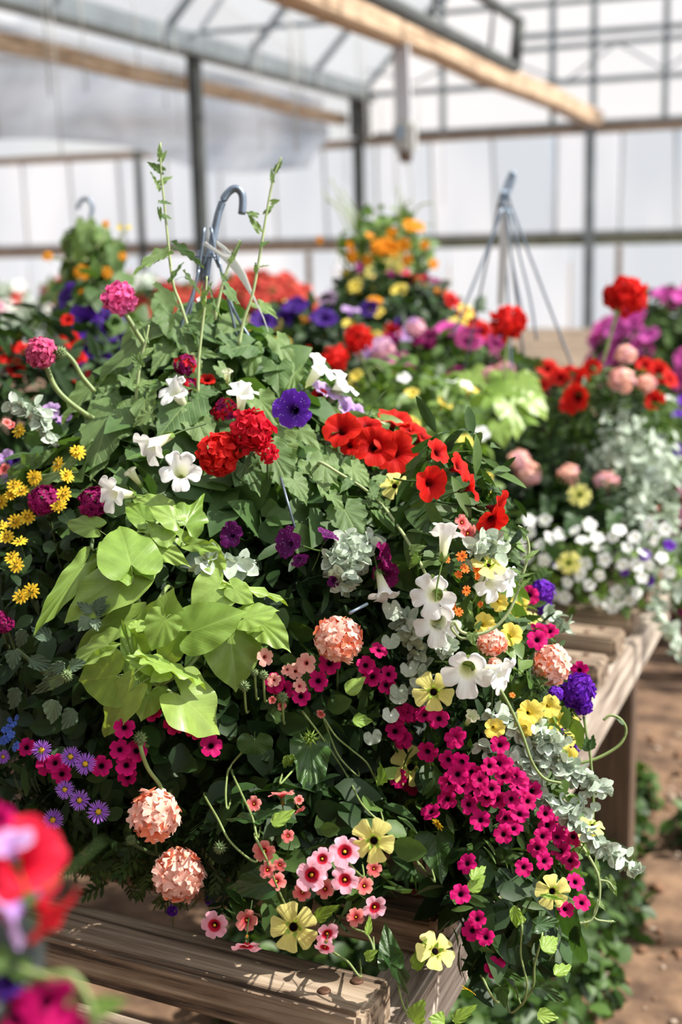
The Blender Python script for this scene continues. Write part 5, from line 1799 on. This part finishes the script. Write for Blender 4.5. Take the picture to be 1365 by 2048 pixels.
wp = [(1060, 1065), (1090, 1040), (1100, 1075), (1080, 1090), (1120, 1068), (1180, 1050), (1165, 1080), (1195, 1095), (1240, 1060), (1270, 1075), (1285, 1105), (1300, 1050), (1275, 1130), (1245, 1130), (1210, 1120), (1170, 1128), (1135, 1165), (1180, 1170), (1235, 1185), (1260, 1200), (1275, 1185), (1215, 1205), (1225, 1215), (1240, 1210), (1285, 1155), (1110, 1190), (1130, 1195), (1055, 1115), (1040, 1090), (1200, 1150), (1090, 1120), (1310, 1080), (1330, 1060), (1325, 1115), (1340, 1145), (1300, 1130), (1150, 1060), (1225, 1075), (1060, 1040), (1045, 1070), (1255, 1095), (1190, 1200), (1195, 1075), (1120, 1130), (1160, 1150)]
flowers(t, M2, 'fl_white', [q + (r_.uniform(24, 32),) for q in wp], off=.03, jit=.35, bits=False, w=(.4, .6, .3))
flowers(t, M2, 'fl_purple', [(1290, 1110, 26), (1300, 1160, 26), (1250, 1145, 20), (1340, 1090, 28), (1110, 1125, 18)], off=.02, bits=False)
t = plant2('silver_trailing_plant', 'silver-leaved bush on the aisle side of the second basket', ('oval', .02, 'silver'))
for q in ((1270, 900), (1300, 960), (1250, 860), (1320, 1010), (1290, 1040), (1230, 900), (1310, 880), (1335, 1180)):
    t.anchors.append(px_point(M2, *q, 0)[0])
silver_trail(t, ((1310, 1215), (1335, 1250), (1350, 1290), (1362, 1330)), dep=2.28, size=.02, step=.012)
silver_trail(t, ((1290, 940), (1320, 970), (1350, 1000)), dep=2.35, size=.02, step=.012)
clothe(S2, M2, 5200, LO2, HI2, .08)


# --- mounds further back
def mound_plant(name, label, px, base_z, r, kinds, nfl, rad, style, nleaf, dep=None, heads=None, hang=None, cat='plant', group=None, z_up=None, bits=False):
    """px: pixel of the mound's middle, dep: depth; stands on the bench level"""
    c = at_depth(px[0], px[1], dep)
    base = np.array([c[0], c[1], base_z])
    top = c[2] + r[2]
    cz = (top + base_z) / 2
    md = Mound()
    rr = (r[0], r[1], (top - base_z) / 2 + .005)
    md.ell((c[0], c[1], cz), rr)
    th = Thing(name, label, cat, base, group)
    th.style = style
    lo, hi = bbox((c[0], c[1], cz), rr, base_z)
    th.anchors.append(c)
    loose_leaves(th, 'foliage', *md.sample(nleaf, lo, hi, .1 * r[0] / .25), style[1], style[0], style[2])
    for ks, n, rd in kinds:
        scatter_flowers(th, md, n, lo, hi, ks, rd, bits=bits, zmin=z_up)
    return th, md


# tall orange and yellow pile
t, md = mound_plant('orange_vine', 'tall pile of orange vine flowers rising at the back of the bench', (770, 600), .6, (.17, .17, .12), [], 0, .03, ('ovate', .045, 'mid'), 900, 3.7)
c = at_depth(770, 500, 3.7)
mt = Mound().ell(c + np.array([0, 0, .0]), (.12, .12, .11))
loose_leaves(t, 'foliage', *mt.sample(260, *bbox(c, (.12, .12, .11)), .1), .04, 'ovate', 'fresh')
flowers(t, mt, 'orange', [(760, 495, 40), (785, 497, 36), (772, 490, 36), (835, 452, 34), (820, 450, 30), (868, 528, 24), (808, 490, 30), (785, 465, 24), (705, 512, 28), (735, 520, 26), (700, 490, 20), (640, 480, 18), (740, 470, 20), (850, 490, 22), (815, 520, 26)], off=.06, jit=.3, bits=False)
flowers(t, mt, 'yellow', [(790, 515, 30), (800, 535, 26), (770, 530, 28), (740, 545, 26)], off=.06, jit=.3, bits=False)
flowers(t, mt, 'butter', [(720, 560, 34), (755, 575, 34), (800, 570, 30), (830, 560, 34), (850, 580, 30), (700, 590, 30), (690, 545, 24), (845, 545, 22)], off=.06, jit=.3, bits=False)
flowers(t, mt, 'orchid', [(810, 545, 24), (850, 555, 26), (745, 560, 24), (780, 550, 26), (720, 535, 22)], off=.06, jit=.3, bits=False)
for k in range(9):
    a = random.uniform(0, 6.28)
    b = c + np.array([.1 * math.cos(a), .1 * math.sin(a), .05])
    tube(t, 'stem', [b, b + [.03 * math.cos(a), 0, .06], b + [.08 * math.cos(a), 0, .12 + random.uniform(-.05, .03)]], .003, .002, 'stem_pale')
t, md = mound_plant('mixed_petunias', 'mixed yellow, purple and wine petunias below the orange vine pile', (770, 655), .6, (.29, .22, .13), [(['butter'], 24, .024), (['indigo', 'plumred'], 26, .028), (['orange'], 10, .022), (['red'], 20, .028), (['lilac'], 4, .024)], 0, .03, ('ovate', .045, 'dark'), 2200, 3.4)
t, md = mound_plant('magenta_purple_petunia', 'purple magenta petunia mound behind the lime leaves of the second basket', (880, 790), .6, (.22, .2, .12), [(['plumred', 'orchid', 'plumred'], 52, .03)], 0, .03, ('ovate', .04, 'mid'), 2000, 2.9)
head(t, md, [(830, 656, 52, (0, .5, .8), 2.85), (765, 700, 60, (0, .4, .8), 2.75), (730, 700, 50, (0, .4, .8), 2.75)], ['fl_lilac', 'fl_palepink'], 16, .4, .7, stem=False)
for pts in (((831, 672), (836, 700), (838, 730)), ((760, 715), (775, 745), (790, 770))):
    px_stem(t, md, pts, .003, .003, 'stem', dep=2.85)
t, md = mound_plant('yellow_white_annuals', 'low patch of cream and yellow flowers between the two baskets', (800, 850), .6, (.16, .14, .10), [(['butter'], 16, .014), (['fl_white'], 14, .013)], 0, .03, ('ovate', .03, 'fresh'), 1500, 2.35)

# left side, behind the basket
t, md = mound_plant('orange_vine', 'orange black-eyed vine twined up into a green column beside a bare hook', (195, 620), .6, (.10, .10, .10), [], 0, .03, ('ovate', .04, 'mid'), 800, 2.9)
c = at_depth(178, 515, 2.9)
mt = Mound().ell(c, (.045, .045, .065))
loose_leaves(t, 'foliage', *mt.sample(110, *bbox(c, (.045, .045, .065)), .06), .04, 'lobed', 'fresh')
for a in ((172, 450, 175, 510, 44), (168, 470, 150, 540, 46), (230, 500, 240, 570, 44), (215, 520, 250, 590, 30)):
    px_leaf(t, mt, 'soft', *a, dep=2.8)
flowers(t, mt, 'orange', [(164, 545, 32, (0, .1, 1)), (95, 512, 24, (-.3, .2, .9)), (215, 545, 22), (245, 512, 18), (212, 448, 16), (165, 585, 16)], dep=2.78, bits=True)
flowers(t, mt, 'butter', [(165, 620, 24), (210, 535, 20), (240, 455, 14), (258, 455, 12)], dep=2.8, bits=False)
for pts in (((175, 520), (130, 520), (95, 515)), ((190, 500), (210, 470), (215, 450)), ((200, 520), (235, 480), (258, 456))):
    px_stem(t, mt, pts, .003, .002, 'stem_pale', dep=2.82)
t = Thing('wire_hook', 'bare curved wire hook standing out of the orange vine column', 'hook', at_depth(178, 450, 2.9))
t.add('hook', tube_mesh('hook', [at_depth(x, y, 2.9) for x, y in ((176, 470), (180, 440), (185, 420), (182, 405), (174, 398), (164, 400), (157, 412), (156, 418))], .0045, .0045, M['hook'], 8))
t, md = mound_plant('red_petunia', 'dark red and indigo petunia mound beside the pink ivy geranium', (60, 830), .6, (.30, .22, .16), [], 0, .03, ('lance', .045, 'dark'), 2600, 2.1)
flowers(t, md, 'red', [(20, 712, 54), (50, 705, 50), (30, 735, 46), (110, 690, 46), (140, 680, 44), (150, 715, 50), (135, 640, 30), (-10, 700, 50), (165, 755, 44), (80, 720, 44)], off=.05, jit=.4, bits=False, dep=2.05)
lo_, hi_ = bbox((md.parts[0][1]), md.parts[0][2], .62)
hi_[2] = .97
scatter_flowers(t, md, 34, lo_, hi_, ['indigo'], .026)
t, md = mound_plant('violet_petunia', 'ruffled violet petunia blooms behind the raised pink geranium', (200, 665), .6, (.075, .08, .065), [(['violet', 'indigo'], 14, .036)], 0, .03, ('ovate', .05, 'mid'), 900, 2.3, z_up=.95)
t, md = mound_plant('red_geranium', 'coral red geranium mound behind the wire hanger, smaller of two', (345, 640), .6, (.20, .18, .10), [], 0, .03, ('lobed', .06, 'mid'), 900, 4.6)
scatter_flowers(t, md, 80, *bbox(md.parts[0][1], md.parts[0][2], .98), ['ge_coralred'], .034)
t, md = mound_plant('red_geranium', 'coral red geranium mound behind the wire hanger, larger of two', (525, 640), .6, (.22, .2, .13), [], 0, .03, ('lobed', .06, 'mid'), 900, 4.4)
scatter_flowers(t, md, 130, *bbox(md.parts[0][1], md.parts[0][2], .96), ['ge_coralred'], .034)
t, md = mound_plant('petunia_mix', 'cream and purple petunia patch right behind the plant tag', (610, 710), .6, (.22, .18, .11), [(['butter'], 16, .02), (['indigo', 'plumred'], 28, .028), (['lilac'], 3, .024)], 0, .03, ('ovate', .045, 'dark'), 1400, 3.0)
# row of small pots on the pale bench
for k, (x, y, kk) in enumerate(((10, 640, 'red'), (45, 625, 'hp'), (85, 630, 'hp'), (125, 625, 'or'), (20, 600, 'or'))):
    c = np.array([-4.02 - .42 * (k % 3) + .2 * (k // 3), 6.6 + .5 * (k // 3), .6])
    lab = ('small leafy green potted plant on the far pale bench', 'small silvery potted plant on the far pale bench')[k % 2]
    mt = Mound().ell((c[0], c[1], .86), (.17, .17, .2))
    t = Thing('potted_plant', lab, 'potted plant', (c[0], c[1], .6), 'small potted plants on the pale bench')
    t.add('pot', lathe_mesh('pot', [(.08, 0), (.11, .14), (.12, .14), (.12, .17), (.1, .17)], M['pot'], 20), np.array([[1, 0, 0, c[0]], [0, 1, 0, c[1]], [0, 0, 1, .602], [0, 0, 0, 1.0]]))
    loose_leaves(t, 'foliage', *mt.sample(420, *bbox((c[0], c[1], .86), (.17, .17, .2)), .1), .07, 'ovate', ('fresh', 'silver')[k % 2])
    scatter_flowers(t, mt, 10, *bbox((c[0], c[1], .9), (.17, .17, .17), .9), ['ge_hotpink', 'ge_scarlet', 'fl_white'], .035)

# right side
t, md = mound_plant('orchid_petunia', 'big pink and orchid purple petunia mound beyond the second basket', (1355, 690), .6, (.26, .26, .17), [(['orchid'], 120, .038), (['lilac'], 8, .034)], 0, .03, ('ovate', .05, 'mid'), 1800, 4.4)
far_bench('narrow timber bench under the orchid pink petunia mound', -.55, .6, 4.0, 5.3, .6)
t, md = mound_plant('lobelia', 'white and violet lobelia along the aisle edge past the second basket', (1345, 900), .55, (.2, .22, .12), [(['fl_white'], 60, .016), (['fl_purple'], 26, .018)], 0, .03, ('ovate', .03, 'fresh'), 2000, 3.2)
t, md = mound_plant('trailing_mix', 'trailing red and violet flowers hanging over the bench end', (1352, 1110), .45, (.09, .12, .14), [(['indigo', 'plumred'], 12, .028), (['fl_white'], 12, .018), (['coral'], 8, .022)], 0, .03, ('ovate', .03, 'mid'), 700, 2.75)

# --- petunia basket close to the camera
DF = .56
FB = at_depth(-40, 1950, DF)
MF = Mound().ell(FB, (.055, .05, .07))
t = Thing('near_basket', 'black plastic basket rim with blurred petunias, close to the lens', 'hanging basket', at_depth(-30, 1960, DF))
cpt = at_depth(-190, 1930, DF + .03)
t.add('pot', lathe_mesh('pot', [(.01, -.12), (.035, -.12), (.056, -.012), (.06, -.012), (.06, 0), (.054, 0), (.05, -.01), (.004, -.012)], M['pot'], 40), np.array([[1, 0, 0, cpt[0]], [0, 1, 0, cpt[1]], [0, 0, 1, cpt[2]], [0, 0, 0, 1.0]]))
t = Thing('red_petunia', 'blurred red and lilac petunia at the rim of the near basket', 'plant', at_depth(-30, 1880, DF))
flowers(t, MF, 'crimson', [(45, 1725, 190, (.5, .35, .6)), (100, 1830, 150, (.7, -.6, .2)), (-20, 1760, 160, (0, .2, 1))], dep=DF, bits=True, jit=.1)
flowers(t, MF, 'lilac', [(15, 1690, 120, (-.3, .8, .25)), (15, 1830, 150, (-.5, -.3, .35))], dep=DF - .015, bits=True, jit=.1)
flowers(t, MF, 'magenta', [(-5, 1640, 70, (.2, .2, 1))], dep=DF, bits=True, jit=.1)
t = Thing('magenta_petunia', 'blurred magenta petunia and leaf under the rim of the near basket', 'plant', at_depth(20, 2040, DF))
flowers(t, MF, 'magenta', [(95, 2010, 120, (.1, .3, .9)), (30, 2035, 120, (-.2, .4, .9)), (130, 2045, 90, (.3, .2, .9))], dep=DF, bits=True, jit=.1)
flowers(t, MF, 'indigo', [(15, 1965, 70, (0, .3, .9))], dep=DF, bits=True, jit=.1)
px_leaf(t, MF, 'fresh', -70, 1900, 125, 1955, 62, dep=DF, wn=(.1, .3, .9))
px_leaf(t, MF, 'fresh', 180, 2022, 255, 1998, 46, dep=DF, wn=(.1, .8, .5), stalk=False)
px_leaf(t, MF, 'fresh', 150, 2015, 150, 1985, 40, dep=DF, wn=(.1, .8, .5), stalk=False)
px_stem(t, MF, ((40, 1938), (90, 1952), (140, 1950), (170, 1985), (185, 2030), (190, 2070)), .0016, .0016, 'stem', dep=DF)

# --- weeds below the bench
def weeds(name, label, spots, size, n, mat, seed):
    th = Thing(name, label, 'weeds', (spots[0][0], spots[0][1], 0), kind='stuff')
    md = Mound()
    for (x, y, r, h) in spots:
        md.ell((x, y, .0), (r, r, h))
    lo = np.array([min(s[0] - s[2] for s in spots), min(s[1] - s[2] for s in spots), 0.0])
    hi = np.array([max(s[0] + s[2] for s in spots), max(s[1] + s[2] for s in spots), max(s[3] for s in spots) + .02])
    loose_leaves(th, 'leaves', *md.sample(n, lo, hi, .06), size, 'oval', mat)
    return th


weeds('weeds', 'leafy green weeds growing on the soil under the bench edge', [(-.50, 1.8, .2, .15), (-.46, 2.05, .17, .18), (-.42, 2.3, .14, .19), (-.46, 2.6, .14, .15), (-.43, 1.68, .11, .08), (-.7, 1.95, .25, .2), (-.42, 2.85, .1, .1)], .03, 4200, 'weed', 1)
weeds('weed_tuft', 'small weed tuft growing in the aisle soil past the bench leg', [(-.20, 2.75, .06, .08), (-.22, 2.65, .05, .09)], .035, 120, 'weed', 2)
weeds('weed_tuft', 'low weed patch in the aisle soil further along', [(.0, 4.3, .25, .1), (-.1, 3.7, .12, .08)], .04, 700, 'weed', 3)

# --- fallen petals on the slats
for k, (x, y, kd, lab) in enumerate(((836, 1784, 'coral', 'dried coral blossom fallen on the second slat'), (938, 1980, 'gold', 'wilted yellow blossom hanging by the rail'), (876, 1648, 'gold', 'wilted yellow blossom lying among magenta petunias'))):
    if k == 0:
        p = at_z(x, y, TOPZ + .006)
        n_ = UP
    else:
        p, d_, n_ = px_point(MAIN, x, y, .04)
    o = obj('fallen_blossom', random.choice(FL[kd]), None, frame(p, n_, 1.0, .008))
    tag(o, lab, 'blossom')
